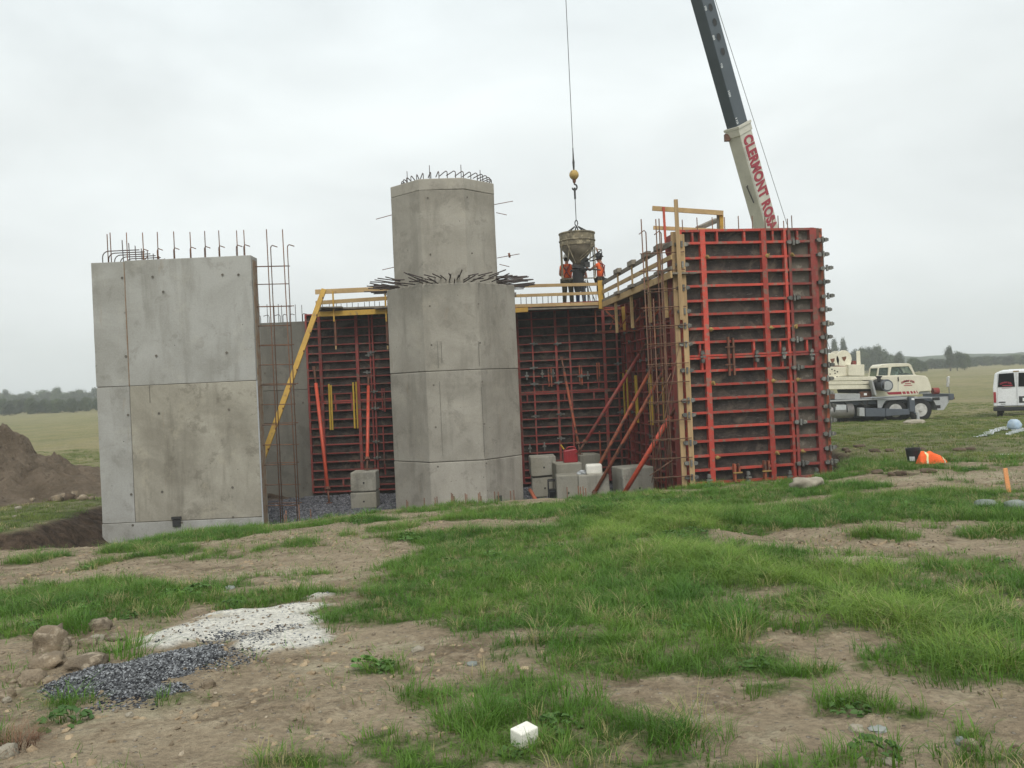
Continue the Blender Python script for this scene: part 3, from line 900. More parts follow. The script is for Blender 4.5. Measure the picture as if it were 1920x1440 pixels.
# tie holes and a cast-in box
def tie_hole(px, py, Y, parent, r=.032):
    p = at(px, py, Y)
    m = MB().lathe([(r, 0), (r * .95, .006), (r * .55, .004), (r * .5, -.001)], (0, 0, 0), 10, Matrix.Rotation(R(90), 3, 'X'))
    MBo = m.build('tie_hole', M['seam'] if r < .04 else M['darksteel'], parent, world=True)
    MBo.data.transform(Matrix.Translation(p - Vector((0, .001, 0))))
for p in ((229,521),(286,519),(417,515),(447,515),(236,668),(293,667),(425,661),(240,778),(298,775),(429,768),(304,922),(436,914),(246,927),(341,980),(437,970),(249,985),(306,547)):
    tie_hole(p[0], p[1], YW - .012, wall)
bp = at(332, 975, YW)
MB().b2((bp.x - .10, YW - .05, bp.z - .16), (bp.x + .10, YW - .02, bp.z + .02)).b2((bp.x - .12, YW - .07, bp.z + .03), (bp.x + .12, YW - .01, bp.z + .09)).build('cast_in_box', M['darksteel'], wall, world=True)
# crack line
c0, c1 = at(280, 722, YW), at(283, 755, YW)
MB().b2((c0.x - .008, YW - .008, c1.z), (c0.x + .008, YW - .003, c0.z)).build('crack', M['seam'], wall, world=True)

def hook(p, hgt, dirv, ln, drop=.0, r=.011, parent=None, mat=None, bend=.07):
    """upright bar with a bent over end"""
    p = Vector(p); d = Vector(dirv).normalized()
    pts = [p, p + Vector((0, 0, hgt - bend))]
    for k in range(1, 5):
        a = k / 4 * math.pi / 2
        pts.append(p + Vector((0, 0, hgt - bend + bend * math.sin(a))) + d * bend * (1 - math.cos(a)))
    e = pts[-1] + d * ln + Vector((0, 0, -drop)); pts.append(e)
    return worldtube('rebar', pts, r, mat or M['rebar'], parent)
# bars along the top of the left wall
for k, (px, top) in enumerate(((203,439),(209,436),(239,436),(270,436),(297,435),(328,434),(359,435),(386,433),(413,432),(446,432),(460,431))):
    b = at(px, 487, YW + .15); t = zof(px, top, YW + .15)
    worldtube('rebar', [(b.x, YW + .15, zT - .3), (b.x + random.uniform(-.01, .01), YW + .15, t)], .0125, M['rebar'], wall)
    if k >= 3:
        hook((b.x - .05, YW + .22, zT - .2), .2 + .30, (.78, -.55, 0), .17, .06, .0125, wall)
for k in range(11):      # receding row along the return wall
    y = YW + .5 + k * .34
    worldtube('rebar', [(xL + .62 + .02 * k, y, zT - .3), (xL + .60 + .02 * k, y, zT + .62 - .02 * k)], .0125, M['rebard'], wall)
    hook((xL + .12, y - .1, zT - .2), .2 + .33, (1, 0, 0), .80, .0, .0135, wall, M['rebard'], .16)
    
b = at(275, 487, YW + .2)
worldtube('rebar', [(b.x - .1, YW + .2, zT - .02), (b.x + .06, YW + .1, zT + .09)], .011, M['rebar'], wall)
# open ladder of bars standing from the right end
for k, (p0, p1, hk) in enumerate((((499.5, 430), (526.5, 975), 1), ((529.5, 430), (558, 975), 1))):
    a = at(*p0, 22.25); b = at(*p1, 22.25); b.z = FLOOR
    worldtube('rebar', [b, a], .014, M['rebar'], wall)
    a2 = a + Vector((.03, 0, 0)); 
    hook((b.x + .05, 22.25, FLOOR), zof(503, 461, 22.25) - FLOOR, (.8, -.5, 0), .17, .06, .013, wall)
for k, y in enumerate((498.5, 532, 574, 610, 647, 683, 721, 757.5, 795.5, 833, 870.5, 908, 947)):
    a = at(472 + (y - 490) * .048, y + 1.5, 22.3); b = at(539 + (y - 490) * .048 + random.uniform(-1, 5), y, 22.3)
    worldtube('rebar', [a, b], .012, M['rebar'], wall)
    if k % 2 == 0: worldtube('rebar', [a + Vector((0, .25, .03)), b + Vector((0, .25, .03))], .011, M['rebar'], wall)

# far concrete wall behind the ladder
YB = 30.0
far = empty('concrete_wall', (xL + .45, YB, FLOOR), 0, 'low grey concrete wall behind the rusty bar ladder, joining the red formwork', 'wall')
fz = zof(530, 604, YB); fx1 = at(577, 640, YB).x
fm = zof(530, 732, YB)
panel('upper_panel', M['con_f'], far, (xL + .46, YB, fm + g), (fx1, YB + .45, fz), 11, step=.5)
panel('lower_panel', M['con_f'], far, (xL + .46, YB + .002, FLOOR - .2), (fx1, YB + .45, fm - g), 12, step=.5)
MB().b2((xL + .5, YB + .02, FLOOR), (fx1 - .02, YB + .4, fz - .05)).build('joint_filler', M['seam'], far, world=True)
for px in (482, 487, 502, 515, 523, 529, 543, 555, 567):
    b = at(px, 604, YB + .2)
    worldtube('rebar', [(b.x, YB + .2, fz - .1), (b.x, YB + .2, zof(px, 571 + random.uniform(-2, 3), YB + .2))], .012, M['rebard'], far)
for px in (489, 505, 526, 531, 545, 568, 592):
    b = at(px, 604, YB + .15)
    hook((b.x, YB + .15, fz - .1), .1 + .28, (random.choice((-1, 1)) * .8, -.4, 0), .12, .04, .012, far, M['rebard'])
for (px, py) in ((497,700),(568,755),(496,880),(572,837),(575,880),(494,915),(569,915),(576,905)): tie_hole(px, py, YB - .008, far, .035)

# ------------------------------------------------------------------ the eight-sided pier
TC = Vector((-1.70, 26.0))
def octa(W, rot=R(2.5)):
    r = W / 2 / math.cos(math.pi / 8)
    return [(TC.x + r * math.cos(math.pi / 8 + k * math.pi / 4 + rot), TC.y + r * math.sin(math.pi / 8 + k * math.pi / 4 + rot)) for k in range(8)]
pier = empty('concrete_pier', (TC.x, TC.y, FLOOR), 0, 'eight-sided two-stage concrete pier in the middle with spiky rebar collar', 'concrete pier')
WL, WU = 3.72, 3.02
z1 = 4.49; z2 = 7.52
def octblock(name, W, za, zb_, mat, seed, bev=.022):
    m = MB().prismz(octa(W), za, zb_)
    me_ = m.mesh(name, mat)
    bm = bmesh.new(); bm.from_mesh(me_)
    for k in range(1, int((zb_ - za) / .4) + 1):
        bmesh.ops.bisect_plane(bm, geom=bm.verts[:] + bm.edges[:] + bm.faces[:], plane_co=(0, 0, za + .4 * k), plane_no=(0, 0, 1))
    for v in bm.verts: v.co += Vector(mnoise.noise_vector(v.co * 1.7 + Vector((seed, 0, 0)))) * .012
    bm.to_mesh(me_); bm.free()
    o = bpy.data.objects.new(name, me_); COL.objects.link(o); o.parent = pier; o.matrix_parent_inverse = pmat(pier).inverted()
    md = o.modifiers.new('bevel', 'BEVEL'); md.width = bev; md.segments = 2; md.limit_method = 'ANGLE'; md.angle_limit = R(25)
    return o
zl1, zl2, zl3 = zof(850, 695, 24.2), zof(850, 865, 24.2), zof(850, 620, 24.2)
octblock('lower_lift', WL + .005, FLOOR - .3, zl2 - .002, M['con_t'], 1)
octblock('middle_lift', WL, zl2 + .004, zl1 - .004, M['con_t'], 2)
octblock('top_lift', WL + .006, zl1 + .004, z1, M['con_t'], 3)
TC0 = TC; TC = TC + Vector((-.12, 0)); octblock('upper_shaft', WU, z1 - .1, z2 - .33, M['con_t'], 4)
octblock('shaft_rim', WU + .004, z2 - .325, z2, M['con_t'], 5)
TC = TC0
MB().prismz(octa(WL - .06), FLOOR, z1 - .05).build('joint_filler', M['seam'], pier, world=True)
# formwork joint fins: slim proud ridges on the faces
for (px, a, b, Y) in ((820,640,690,24.13),(827,640,680,24.13),(897,640,685,24.16),(824,715,855,24.13),(903,725,855,24.16)):
    p, q = at(px, a, Y), at(px + (b - a) * .045, b, Y)
    MB().b2((p.x - .005, Y - .02, q.z), (p.x + .005, Y + .03, p.z)).build('form_fin', M['con_f'], pier, world=True)
for (px, py) in ((802,371),(876,370),(807,477),(885,475),(806,574),(897,570),(809,647),(900,643),(813,722),(904,716),(817,801),(908,795),(821,875),(912,869)):
    tie_hole(px, py, 24.46 if py < 520 else 24.11, pier, .026)
for (px, py) in ((937, 935),): 
    p = at(px, py, 24.4); MB().b2((p.x - .07, 24.3, p.z - .1), (p.x + .07, 24.34, p.z + .1)).build('cast_in_box', M['darksteel'], pier, world=True)
# collar of radial bars
for lay, zz, ri, ro, n in ((0, z1 + .05, 1.50, 2.55, 44), (1, z1 + .22, 1.48, 2.42, 40), (2, z1 + .12, 1.48, 2.35, 36)):
    for k in range(n):
        a = 2 * math.pi * (k + random.uniform(-.2, .2)) / n + lay * .08
        if math.sin(a) > .93: continue
        r1 = ro + random.uniform(-.10, .06); da = random.uniform(-.05, .05)
        sx = 1 / max(abs(math.cos(a)), abs(math.sin(a)), .72) * .93
        p = Vector((TC.x + ri * sx * math.cos(a), TC.y + ri * sx * math.sin(a), zz + random.uniform(-.03, .03)))
        q = Vector((TC.x + r1 * math.cos(a + da), TC.y + r1 * math.sin(a + da), zz + random.uniform(-.05, .13)))
        worldtube('rebar', [p, q], .018, M['rebard'], pier, 5)
# hooks on top of the shaft
for k in range(36):
    a = 2 * math.pi * (k + .5) / 36
    r = 1.36
    p = Vector((TC.x + r * math.cos(a), TC.y + r * math.sin(a), z2 - .1))
    d = Vector((-math.cos(a), -math.sin(a), 0)); d = Matrix.Rotation(R(random.uniform(20, 50)), 3, 'Z') @ d
    hook(p, .1 + .24, d, .24, .10, .014, pier, M['rebard'], .06)
for (px, py) in ((763, 321), (805, 310), (864, 309), (900, 319)):
    Y = 24.9 if px in (805, 864) else 25.4
    b = at(px + 1, 340, Y)
    worldtube('rebar', [(b.x, Y, z2 - .2), at(px, py, Y)], .012, M['rebard'], pier)
for (a, b, Y) in (((738,402),(705,411),25.4),((743,500),(717,506),25.4),((930,383),(962,377),25.4),((932,399),(950,403),25.6),((936,483),(974,476),25.4),((938,496),(955,500),25.6)):
    p, q = at(*a, Y), at(*b, Y)
    q2 = p + (q - p) * 1.0
    o = worldtube('tie_rod', [p - (q - p) * .1, q2], .010, M['rustiron'], pier)
p = at(955, 479, 25.4); MB().tube([p - Vector((.03, 0, 0)), p + Vector((.03, 0, .01))], .07, 10).build('tie_nut', M['rustiron'], pier, world=True)

# ------------------------------------------------------------------ steel framed formwork
def formwork(p0, p1, label, group, cols, rows, junction, paint, ply, plylast=None, shorts=(), topshorts=(), zbot=FLOOR, thick=.12, ref=None, clampcols=(), rowh=.045, lastpaint=None):
    """p0,p1: ground-plan ends (x,y); cols: [(photo px, width m)] left to right; rows: heights of the cross rails, top first"""
    p0 = Vector(p0); p1 = Vector(p1)
    d = p1 - p0; L = d.length; d = d / L
    rz = math.atan2(d.y, d.x)
    t = empty('formwork', (p0.x, p0.y, zbot), rz, label, 'formwork', group)
    def u_of(px, py=660):
        q = at(px, py, 1.0); k = q.x
        return (k * p0.y - p0.x) / (d.x - k * d.y)
    us = [(max(0, min(L, u_of(c[0]))), c[1]) for c in cols]
    zs = [z - zbot for z in rows]
    zj = zs[junction]
    top, bot = zs[0] + rowh / 2, zs[-1] - rowh / 2
    for (za, zb2) in ((zj + .004, top), (bot, zj - .004)):
        for i, (u, w) in enumerate(us):
            pm = lastpaint if (lastpaint and i >= len(us) - 2) else paint
            pbox('stile', pm, t, (w, thick, round(zb2 - za, 3)), (u, -thick / 2, (za + zb2) / 2))
        for i in range(len(us) - 1):
            a, b = us[i][0] + us[i][1] / 2, us[i + 1][0] - us[i + 1][1] / 2
            if b - a < .04: continue
            mt = plylast if (plylast and i >= len(us) - 3) else ply
            pbox('plywood_sheet', mt, t, (round(b - a + .02, 3), .018, round(zb2 - za - .01, 3)), ((a + b) / 2, .012, (za + zb2) / 2))
    for r, z in enumerate(zs):
        for i in range(len(us) - 1):
            a, b = us[i][0] + us[i][1] / 2, us[i + 1][0] - us[i + 1][1] / 2
            if b - a < .04: continue
            pm = lastpaint if (lastpaint and i >= len(us) - 2) else paint
            if r == junction:
                for dz in (.032, -.032):
                    pbox('cross_rail', pm, t, (round(b - a, 3), thick - .012, .048), ((a + b) / 2, -thick / 2 + .004, z + dz))
            else:
                pbox('cross_rail', pm, t, (round(b - a, 3), thick - .012, rowh), ((a + b) / 2, -thick / 2 + .004, z + random.uniform(-.004, .004)))
    for (px, r) in shorts:
        u = u_of(px)
        pbox('short_stile', paint, t, (.05, thick - .03, round(abs(zs[r] - zs[r + 1]) - .05, 3)), (u, -thick / 2 + .01, (zs[r] + zs[r + 1]) / 2))
    return t, u_of, zs, d, rz
def clamp_mesh():
    m = MB().box((0, 0, 0), (.34, .05, .05)).box((-.10, -.03, 0), (.07, .06, .10)).box((.10, -.03, 0), (.07, .06, .10)).box((0, -.05, .0), (.05, .05, .16)).box((.15, -.02, .0), (.04, .09, .07)).box((-.155, -.02, 0), (.03, .09, .07))
    return m.mesh('clamp', M['steel'])
CLAMP = clamp_mesh()
CLAMPS = MB().box((0, 0, 0), (.20, .04, .035)).box((.0, -.03, 0), (.04, .04, .09)).mesh('clamp', M['steel'])

# right hand form: the big red face
YR = 22.1
a_, b_ = at(1272, 600, YR), at(1529, 600, YR + .6)
ref = 1380
rpx = [433, 456, 483.5, 509.6, 535.6, 562.7, 587.7, 614.8, 640, 667, 693, 719, 744.5, 770.5, 797.5, 823, 850, 876, 900]
rows = [zof(1380 + (y - 600) * .045, y, YR + .25) for y in rpx]
rf, ur, rz_, rd, rrz = formwork((a_.x, a_.y), (b_.x, b_.y), 'tall bright red framed formwork face at the right with timber post on its edge', 'formwork',
    [(1281, .09), (1323, .135), (1437, .135), (1476.5, .075), (1484.5, .075), (1527, .12)], rows, 9, M['red'], M['ply'], M['plyl'],
    shorts=[(1305, 0), (1351, 0), (1402, 0), (1455, 0), (1501, 0), (1310, 8), (1411, 8), (1460, 8), (1510, 8), (1313, 9), (1413, 9), (1463, 9), (1322, 17), (1475, 17)], zbot=FLOOR, thick=.14, rowh=.06, lastpaint=M['red_old_shaded'])
zb_rf = FLOOR
def rl(u, y, z): return (u, y, z)
# return of the form on its far side and the timber post on its near edge
L_ = (b_ - a_).length
for (u, y, w, dpt, mt) in ((L_ + .03, -.03, .10, .12, 'red_old_shaded'), (L_ + .135, .02, .10, .12, 'rustiron'), (L_ + .24, .08, .11, .14, 'rustprop')):
    for (za, zb2) in ((rz_[9] + .01, rz_[0] + .03), (rz_[-1] - .05, rz_[9] - .01)):
        pbox('corner_post', M[mt], rf, (w, dpt, round(zb2 - za, 3)), (u, y, (za + zb2) / 2))
for k, z in enumerate(rz_):
    pbox('corner_rail', M['rustiron'], rf, (.22, .07, .05), (L_ + .13, .0, z - .02))
    if 0 < k < 18:
        shared('clamp', CLAMP, rf, (L_ + .17 + random.uniform(-.02, .05) + (.08 if k in (3, 5, 7) else 0), -.12, z + .02), (random.uniform(-.05, .05), random.uniform(-.06, .06), random.uniform(-.1, .1)))
        if random.random() < .5: MB().tube([(L_ + .22, -.14, z + .1), (L_ + .22, -.14, z - .35)], .012, 5).build('clamp_pin', M['steel'], rf)
for y in (460, 498, 541, 585, 612, 646, 695, 751, 778, 830, 868, 894):
    u = ur(1277 + (y - 600) * .045, y); z = zof(1277, y, YR) - FLOOR
    shared('clamp', CLAMP, rf, (u + .02, -.17, z), (0, random.uniform(-.05, .05), 0))
    MB().tube([(u + .03, -.20, z + .1), (u + .03, -.20, z - .22)], .011, 5).build('clamp_pin', M['steel'], rf)
for (px, y) in ((1480, 455), (1482, 559), (1487, 637), (1489, 689), (1494, 791), (1498, 868)):
    u = ur(px, y); z = zof(px, y, YR + .4) - FLOOR
    shared('clamp', CLAMP, rf, (u, -.17, z), (0, random.uniform(-.05, .05), 0))
for (px, y) in ((1312, 670), (1413, 668), (1463, 662), (1515, 665), (1324, 897), (1474, 893), (1397, 893), (1524, 889)):
    u = ur(px, y); z = zof(px, y, YR + .3) - FLOOR
    shared('clamp', CLAMP, rf, (u, -.17, z), (0, R(90), 0), (.9, 1, .9))
wing = MB().lathe([(.05, -.02), (.055, .0), (.02, .02), (.018, .05)], (0, 0, 0), 10, Matrix.Rotation(R(90), 3, 'X')).box((0, -.05, 0), (.12, .02, .03)).mesh('tie_nut', M['brass'])
for (px, y) in ((1322,485),(1434,480),(1480,477),(1329,619),(1441,615),(1487,612),(1333,718),(1445,714),(1491,712),(1341,856),(1452,849),(1500,847)):
    u = ur(px, y); z = zof(px, y, YR + .3) - FLOOR
    shared('tie_nut', wing, rf, (u, -.15, z), (0, random.uniform(0, 3), 0))
for (px, y0, y1) in ((1357, 632, 705), (1366, 634, 704)):
    u = ur(px + 2, y0); za = zof(px, y0, YR) - FLOOR; zb2 = zof(px, y1, YR) - FLOOR
    pbox('hanging_channel', M['rustiron'], rf, (.045, .07, round(za - zb2, 3)), (u, -.20, (za + zb2) / 2))
for y in (651, 684):
    pbox('channel_bolt', M['rustiron'], rf, (.26, .03, .03), (ur(1362, y), -.24, zof(1362, y, YR) - FLOOR))
for (px, y0, y1) in ((1368, 870, 904), (1376, 870, 888), (1424, 865, 902), (1431, 865, 886)):
    u = ur(px + 2, y0); za = zof(px, y0, YR) - FLOOR; zb2 = zof(px, y1, YR) - FLOOR
    pbox('foot_bracket', M['rustprop'], rf, (.05, .12, round(za - zb2, 3)), (u, -.22, (za + zb2) / 2))
for (px, y) in ((1375, 886), (1429, 884)):
    pbox('bracket_bolt', M['brass'], rf, (.24, .05, .03), (ur(px, y), -.28, zof(px, y, YR) - FLOOR))
pbox('back_sheet', M['red_old_shaded'], rf, (round(L_ + .30, 3), .6, round(rz_[0], 3)), ((L_ + .30) / 2, .36, rz_[0] / 2 - .02))
for (px, y) in ((1279,412),(1306.5,408),(1335,407.5),(1358,407),(1384,405),(1410,405),(1434,405),(1448,407),(1458.5,404.5),(1469,414),(1476,410),(1484,404)):
    b = at(px + 1.4, 434, YR + .6)
    worldtube('rebar', [(b.x, YR + .6, b.z - .4), at(px, y, YR + .6)], .013, M['rebar'], rf)
# near-edge timbers
for (px0, y0, w, dd, mt, yy) in ((1262, 435, .125, .10, 'woodv', 0), (1277, 440, .13, .05, 'woodv', -.05)):
    top = at(px0, y0, YR - .12); bot = at(px0 + (905 - y0) * .045, 905, YR - .12); bot.z = FLOOR
    m = MB().beam(bot + Vector((.0, yy, 0)), top + Vector((0, yy, 0)), dd, w, (1, 0, 0))
    m.build('timber_post', M['woodv'], rf, world=True, bevel=.006)
top = at(1267, 374, YR - .3); bot = at(1278.5, 600, YR - .3)
MB().beam(bot, top, .05, .10, (1, 0, 0)).build('timber_post', M['woodv'], rf, world=True, bevel=.005)

# back forms, left and right of the pier
zrow = []
y = 592.0
ys_top = [588, 600.6, 615.6, 631, 646.5, 662, 677.5, 693, 707.5, 722.5, 738, 753.5, 770, 786, 802, 817.5, 833, 849, 865, 881, 897, 911, 921]
rows_b = [zof(635, y, YB) for y in ys_top]
a_, b_ = at(574, 650, YB), at(770, 650, YB - .1)
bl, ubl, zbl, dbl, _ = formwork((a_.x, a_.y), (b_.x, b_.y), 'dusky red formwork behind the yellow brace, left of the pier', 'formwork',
    [(577, .06), (601.5, .10), (670.5, .10), (695, .05), (700.5, .05), (735, .07), (765, .07)], rows_b, 11, M['red_old_shaded'], M['ply'],
    shorts=[(625, 10), (656, 10), (626, 11), (657, 11), (602, 20), (634, 20)], zbot=FLOOR, rowh=.04)
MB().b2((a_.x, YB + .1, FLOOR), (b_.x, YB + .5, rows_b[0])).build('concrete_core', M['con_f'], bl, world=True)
for (px, y) in ((697,661),(703,734),(705,765),(707,827),(709,857),(693,666),(690,698),(698,900)):
    shared('clamp', CLAMPS, bl, (ubl(px + (0), y), -.14, zof(px, y, YB) - FLOOR), (0, random.uniform(-.1, .1), 0), (1.3, 1, 1.3))
for (px, y0, y1) in ((617, 720, 806), (621, 722, 806), (662.5, 717, 803), (668, 716, 803)):
    p, q = at(px - .5, y0, YB - .22), at(px + 2.8, y1, YB - .22)
    MB().tube([p, q], .032, 6).build('strongback_tube', M['yellowpaint'], bl, world=True)
for (px, y0, y1) in ((716, 728, 770), (720, 728, 772), (718, 800, 885), (722, 870, 890)):
    p, q = at(px, y0, YB - .2), at(px + (y1 - y0) * .045, y1, YB - .2)
    MB().beam(p, q, .05, .04, (1, 0, 0)).build('hanging_channel', M['red_old_shaded'], bl, world=True)
a_, b_ = at(925, 650, YB), at(1172, 650, YB - .2)
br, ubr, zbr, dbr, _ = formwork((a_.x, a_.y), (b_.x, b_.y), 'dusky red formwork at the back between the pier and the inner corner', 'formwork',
    [(935, .09), (971.5, .10), (999, .05), (1043, .08), (1068.5, .06), (1133, .10), (1157, .06), (1170, .05)], rows_b, 11, M['red_old_shaded'], M['ply'],
    shorts=[(1015, 10), (1100, 10), (1120, 10), (985, 11), (1055, 11), (1110, 11), (985, 20), (1095, 20)], zbot=FLOOR, rowh=.04)
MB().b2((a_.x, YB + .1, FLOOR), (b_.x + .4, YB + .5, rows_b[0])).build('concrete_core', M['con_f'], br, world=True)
for (px, y) in ((1001,645),(1045,645),(1001,690),(1002,720),(1004,780),(1051,776),(1052,821),(988,705),(1017,701),(1102,704),(1165,772),(1158,682),(1021,836),(994,840),(1037,700),(1090,705),(1047,717)):
    shared('clamp', CLAMPS, br, (ubr(px, y), -.14, zof(px, y, YB) - FLOOR), (0, R(90) if px in (988, 1017, 1102, 994, 1021, 1037) else random.uniform(-.1, .1), 0), (1.4, 1, 1.4))
for (px, y0, y1) in ((1028, 690, 725), (1033, 690, 725), (1086, 685, 722), (1090, 685, 722), (1119, 680, 716), (1123, 680, 716), (1124, 808, 860)):
    p, q = at(px, y0, YB - .25), at(px + (y1 - y0) * .045, y1, YB - .25)
    MB().beam(p, q, .05, .045, (1, 0, 0)).build('hanging_channel', M['rustprop'], br, world=True)
for k in range(15):
    pass
# bars rising out of the back pour
for px in [594, 605, 618, 631, 640, 651, 661, 672, 684, 693, 703, 712, 722]:
    b = at(px, 590, YB + .3)
    worldtube('rebar', [(b.x, YB + .3, rows_b[0] - .1), at(px - .6, 567 + random.uniform(-3, 3), YB + .3)], .012, M['rebard'], bl)
for px in [977, 987, 997, 1007, 1018, 1028, 1035, 1046, 1062, 1076, 1094, 1104, 1112, 1118, 1134, 1141, 1152]:
    b = at(px, 575, YB + .3)
    worldtube('rebar', [(b.x, YB + .3, rows_b[0] - .1), at(px - .6, 552 + random.uniform(-4, 4), YB + .3)], .012, M['rebard'], br)

# inner side form, running from the back corner towards the viewer
s0, s1 = Vector((3.92, 29.9)), Vector((4.62, 22.75))
d = (s1 - s0).normalized(); Ls = (s1 - s0).length
srz = math.atan2(d.y, d.x)
# local x runs towards the viewer; local -y would face away from the pit, so the frame is set on the other side
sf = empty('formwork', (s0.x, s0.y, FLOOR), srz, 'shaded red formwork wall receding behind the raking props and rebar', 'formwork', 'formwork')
zs_side = [z - FLOOR for z in rows_b]
ztop_side = zof(1168, 572, 29.6) - FLOOR
zr = [ztop_side - .33 * k for k in range(20)]
zr = [z for z in zr if z > .05]
ucols = [0.1, .9, 1.5, 2.3, 2.9, 3.7, 4.3, 5.1, 5.8, 6.5, 7.1]
for i, u in enumerate(ucols):
    w = .10 if i % 2 else .06
    pbox('stile', M['red_old_shaded'], sf, (w, .12, round(ztop_side, 3)), (u, -.06, ztop_side / 2))
    if i < len(ucols) - 1:
        b = ucols[i + 1]; w2 = .10 if (i + 1) % 2 else .06
        pbox('plywood_sheet', M['ply'] if i % 3 else M['plyl'], sf, (round(b - u, 3), .018, round(ztop_side - .02, 3)), ((u + b) / 2, .012, ztop_side / 2))
        for z in zr:
            pbox('cross_rail', M['red_old_shaded'], sf, (round(b - u - w / 2 - w2 / 2, 3), .105, .045), ((u + w / 2 + b - w2 / 2) / 2, -.056, z))
for k in range(26):
    u = random.choice(ucols) ; z = random.choice(zr)
    shared('clamp', CLAMPS, sf, (u, -.15, z), (0, random.uniform(-.1, .1), 0), (1.2, 1, 1.2))
for u, z0, z1_ in ((2.35, 2.2, 3.7), (2.5, 2.2, 3.7), (4.1, 2.2, 3.7), (4.3, 2.2, 3.7), (5.6, 2.3, 3.6), (1.2, 2.4, 3.9), (.7, 2.3, 3.8)):
    MB().tube([(u, -.22, z0), (u, -.22, z1_)], .034, 6).build('strongback_tube', M['yellowpaint'], sf)
MB().b2((0, .1, 0), (Ls + .3, .5, ztop_side)).build('concrete_core', M['con_f'], sf)
MB().b2((-.35, -.12, 0), (-.02, .12, ztop_side - .1)).build('corner_filler', M['darksteel'], sf)

# ------------------------------------------------------------------ rebar mat standing at the near end of the side form
mat_ = empty('rebar_cage', (4.0, 22.0, FLOOR), 0, 'upright mat of rusty rebar beside the timber post of the right form', 'rebar cage')
for (p0, p1, hk) in (((1202,411),(1228,905),0),((1211,436),(1232,905),1),((1229.5,411),(1252,905),0),((1235.5,410),(1256,905),0),((1239.5,437),(1259,905),2),((1225,560),(1240,905),0),((1247,640),(1262,905),0)):
    Y = random.choice((21.9, 21.95, 22.15))
    a = at(*p0, Y); b = at(*p1, Y); b.z = FLOOR
    worldtube('rebar', [b, a], .0155, M['rebar'], mat_)
    if hk: worldtube('rebar', [a, a + Vector((-.05, -.05, .05)), a + Vector((-.2, -.15, -.06))], .013, M['rebar'], mat_)
for k, y in enumerate((473, 506, 540.5, 575, 610, 643, 681, 716, 752, 787, 822, 858, 893)):
    a = at(1196 + (y - 473) * .05 + random.uniform(0, 7), y + 3, 21.85); b = at(1283 + (y - 473) * .04, y - 1, 21.85)
    worldtube('rebar', [a, b], .012, M['rebar'], mat_)
    if k > 1: worldtube('rebar', [a + Vector((.1, .25, -.05)), b + Vector((-.1, .25, -.04))], .011, M['rebar'], mat_)
for (a, b) in (((1222, 905), (1275, 640)), ((1218, 892), (1262, 862)), ((1230, 760), (1258, 700))):
    worldtube('rebar', [at(*a, 21.9), at(*b, 21.9)], .012, M['rebar'], mat_)

# ------------------------------------------------------------------ walkways with guard rails
def board(pts, w, h, name, mat, parent, up=(0, 0, 1), bev=.004):
    return MB().beam(pts[0], pts[1], w, h, up).build(name, mat, parent, world=True, bevel=bev)
dl = empty('scaffold_walkway', tuple(at(600, 585, 29.0)), 0, 'timber walkway with guard rails on top of the form left of the pier', 'walkway', 'walkways')
YD = 29.1
for (a, b, w, h, nm, mt) in (((591,547.5),(760,540),.045,.16,'guard_rail','wood'),((592,568),(760,557),.045,.13,'guard_rail','wood'),
                             ((592,589.5),(760,582),.06,.17,'fascia_beam','yellow')):
    board((at(*a, YD), at(*b, YD)), w, h, nm, M[mt], dl)
board((at(598,580, YD+.1), at(760,574, YD+.1)), .2, .06, 'deck_board', M['greywood'], dl)
for (a, b) in (((600,577),(642,576)),((703,578),(745,575))): board((at(*a, YD - .1), at(*b, YD - .1)), .25, .045, 'loose_plank', M['greywood'], dl)
pz = at(650, 578, YD).z
for k in range(3):
    MB().b2((at(590, 580, YD).x, YD + .15 + k * .26, pz - .03), (at(760, 580, YD).x, YD + .38 + k * .26, pz + .015)).build('deck_board', M['greywood'], dl, world=True)
for px in (624, 722):
    board((at(px, 546, YD - .06), at(px + 2.5, 603, YD - .06)), .05, .05, 'guard_post', M['yellow'], dl)
for px in (627, 724):
    board((at(px + 1, 600, YD), at(px + 3, 645, YD)), .07, .07, 'bracket_leg', M['rustiron'], dl)
    MB().beam(at(px + 3, 648, YD - .05), at(px + 3, 655, YD - .05), .05, .05).build('bracket_foot', M['wood'], dl, world=True)
dr = empty('scaffold_walkway', tuple(at(1000, 575, 29.0)), 0, 'timber walkway with guard rails below the hanging concrete bucket', 'walkway', 'walkways')
YD = 28.9
cx = 1131
for (a, b, w, h, nm, mt) in (((930,537.5),(cx,532.5),.045,.105,'guard_rail','wood'),((930,556),(cx,549),.045,.10,'guard_rail','wood'),
                             ((930,574.5),(cx,569),.045,.105,'toe_board','wood'),((930,584.5),(990,580.5),.06,.15,'fascia_beam','yellow'),((990,580),(cx,575.5),.06,.05,'fascia_beam','greywood')):
    board((at(*a, YD), at(*b, YD)), w, h, nm, M[mt], dr)
board((at(930,553, YD - .06), at(968,551.5, YD - .06)), .03, .12, 'loose_plank', M['greywood'], dr)
pz = at(1000, 578, YD).z
for k in range(4):
    MB().b2((at(930, 580, YD).x, YD + .04 + k * .25, pz - .02), (at(cx, 580, YD).x, YD + .27 + k * .25, pz + .02)).build('deck_board', M['greywood'], dr, world=True)
board((at(1125, 526, YD - .08), at(1127.5, 579, YD - .08)), .05, .16, 'guard_post', M['yellow'], dr, (1, 0, 0))
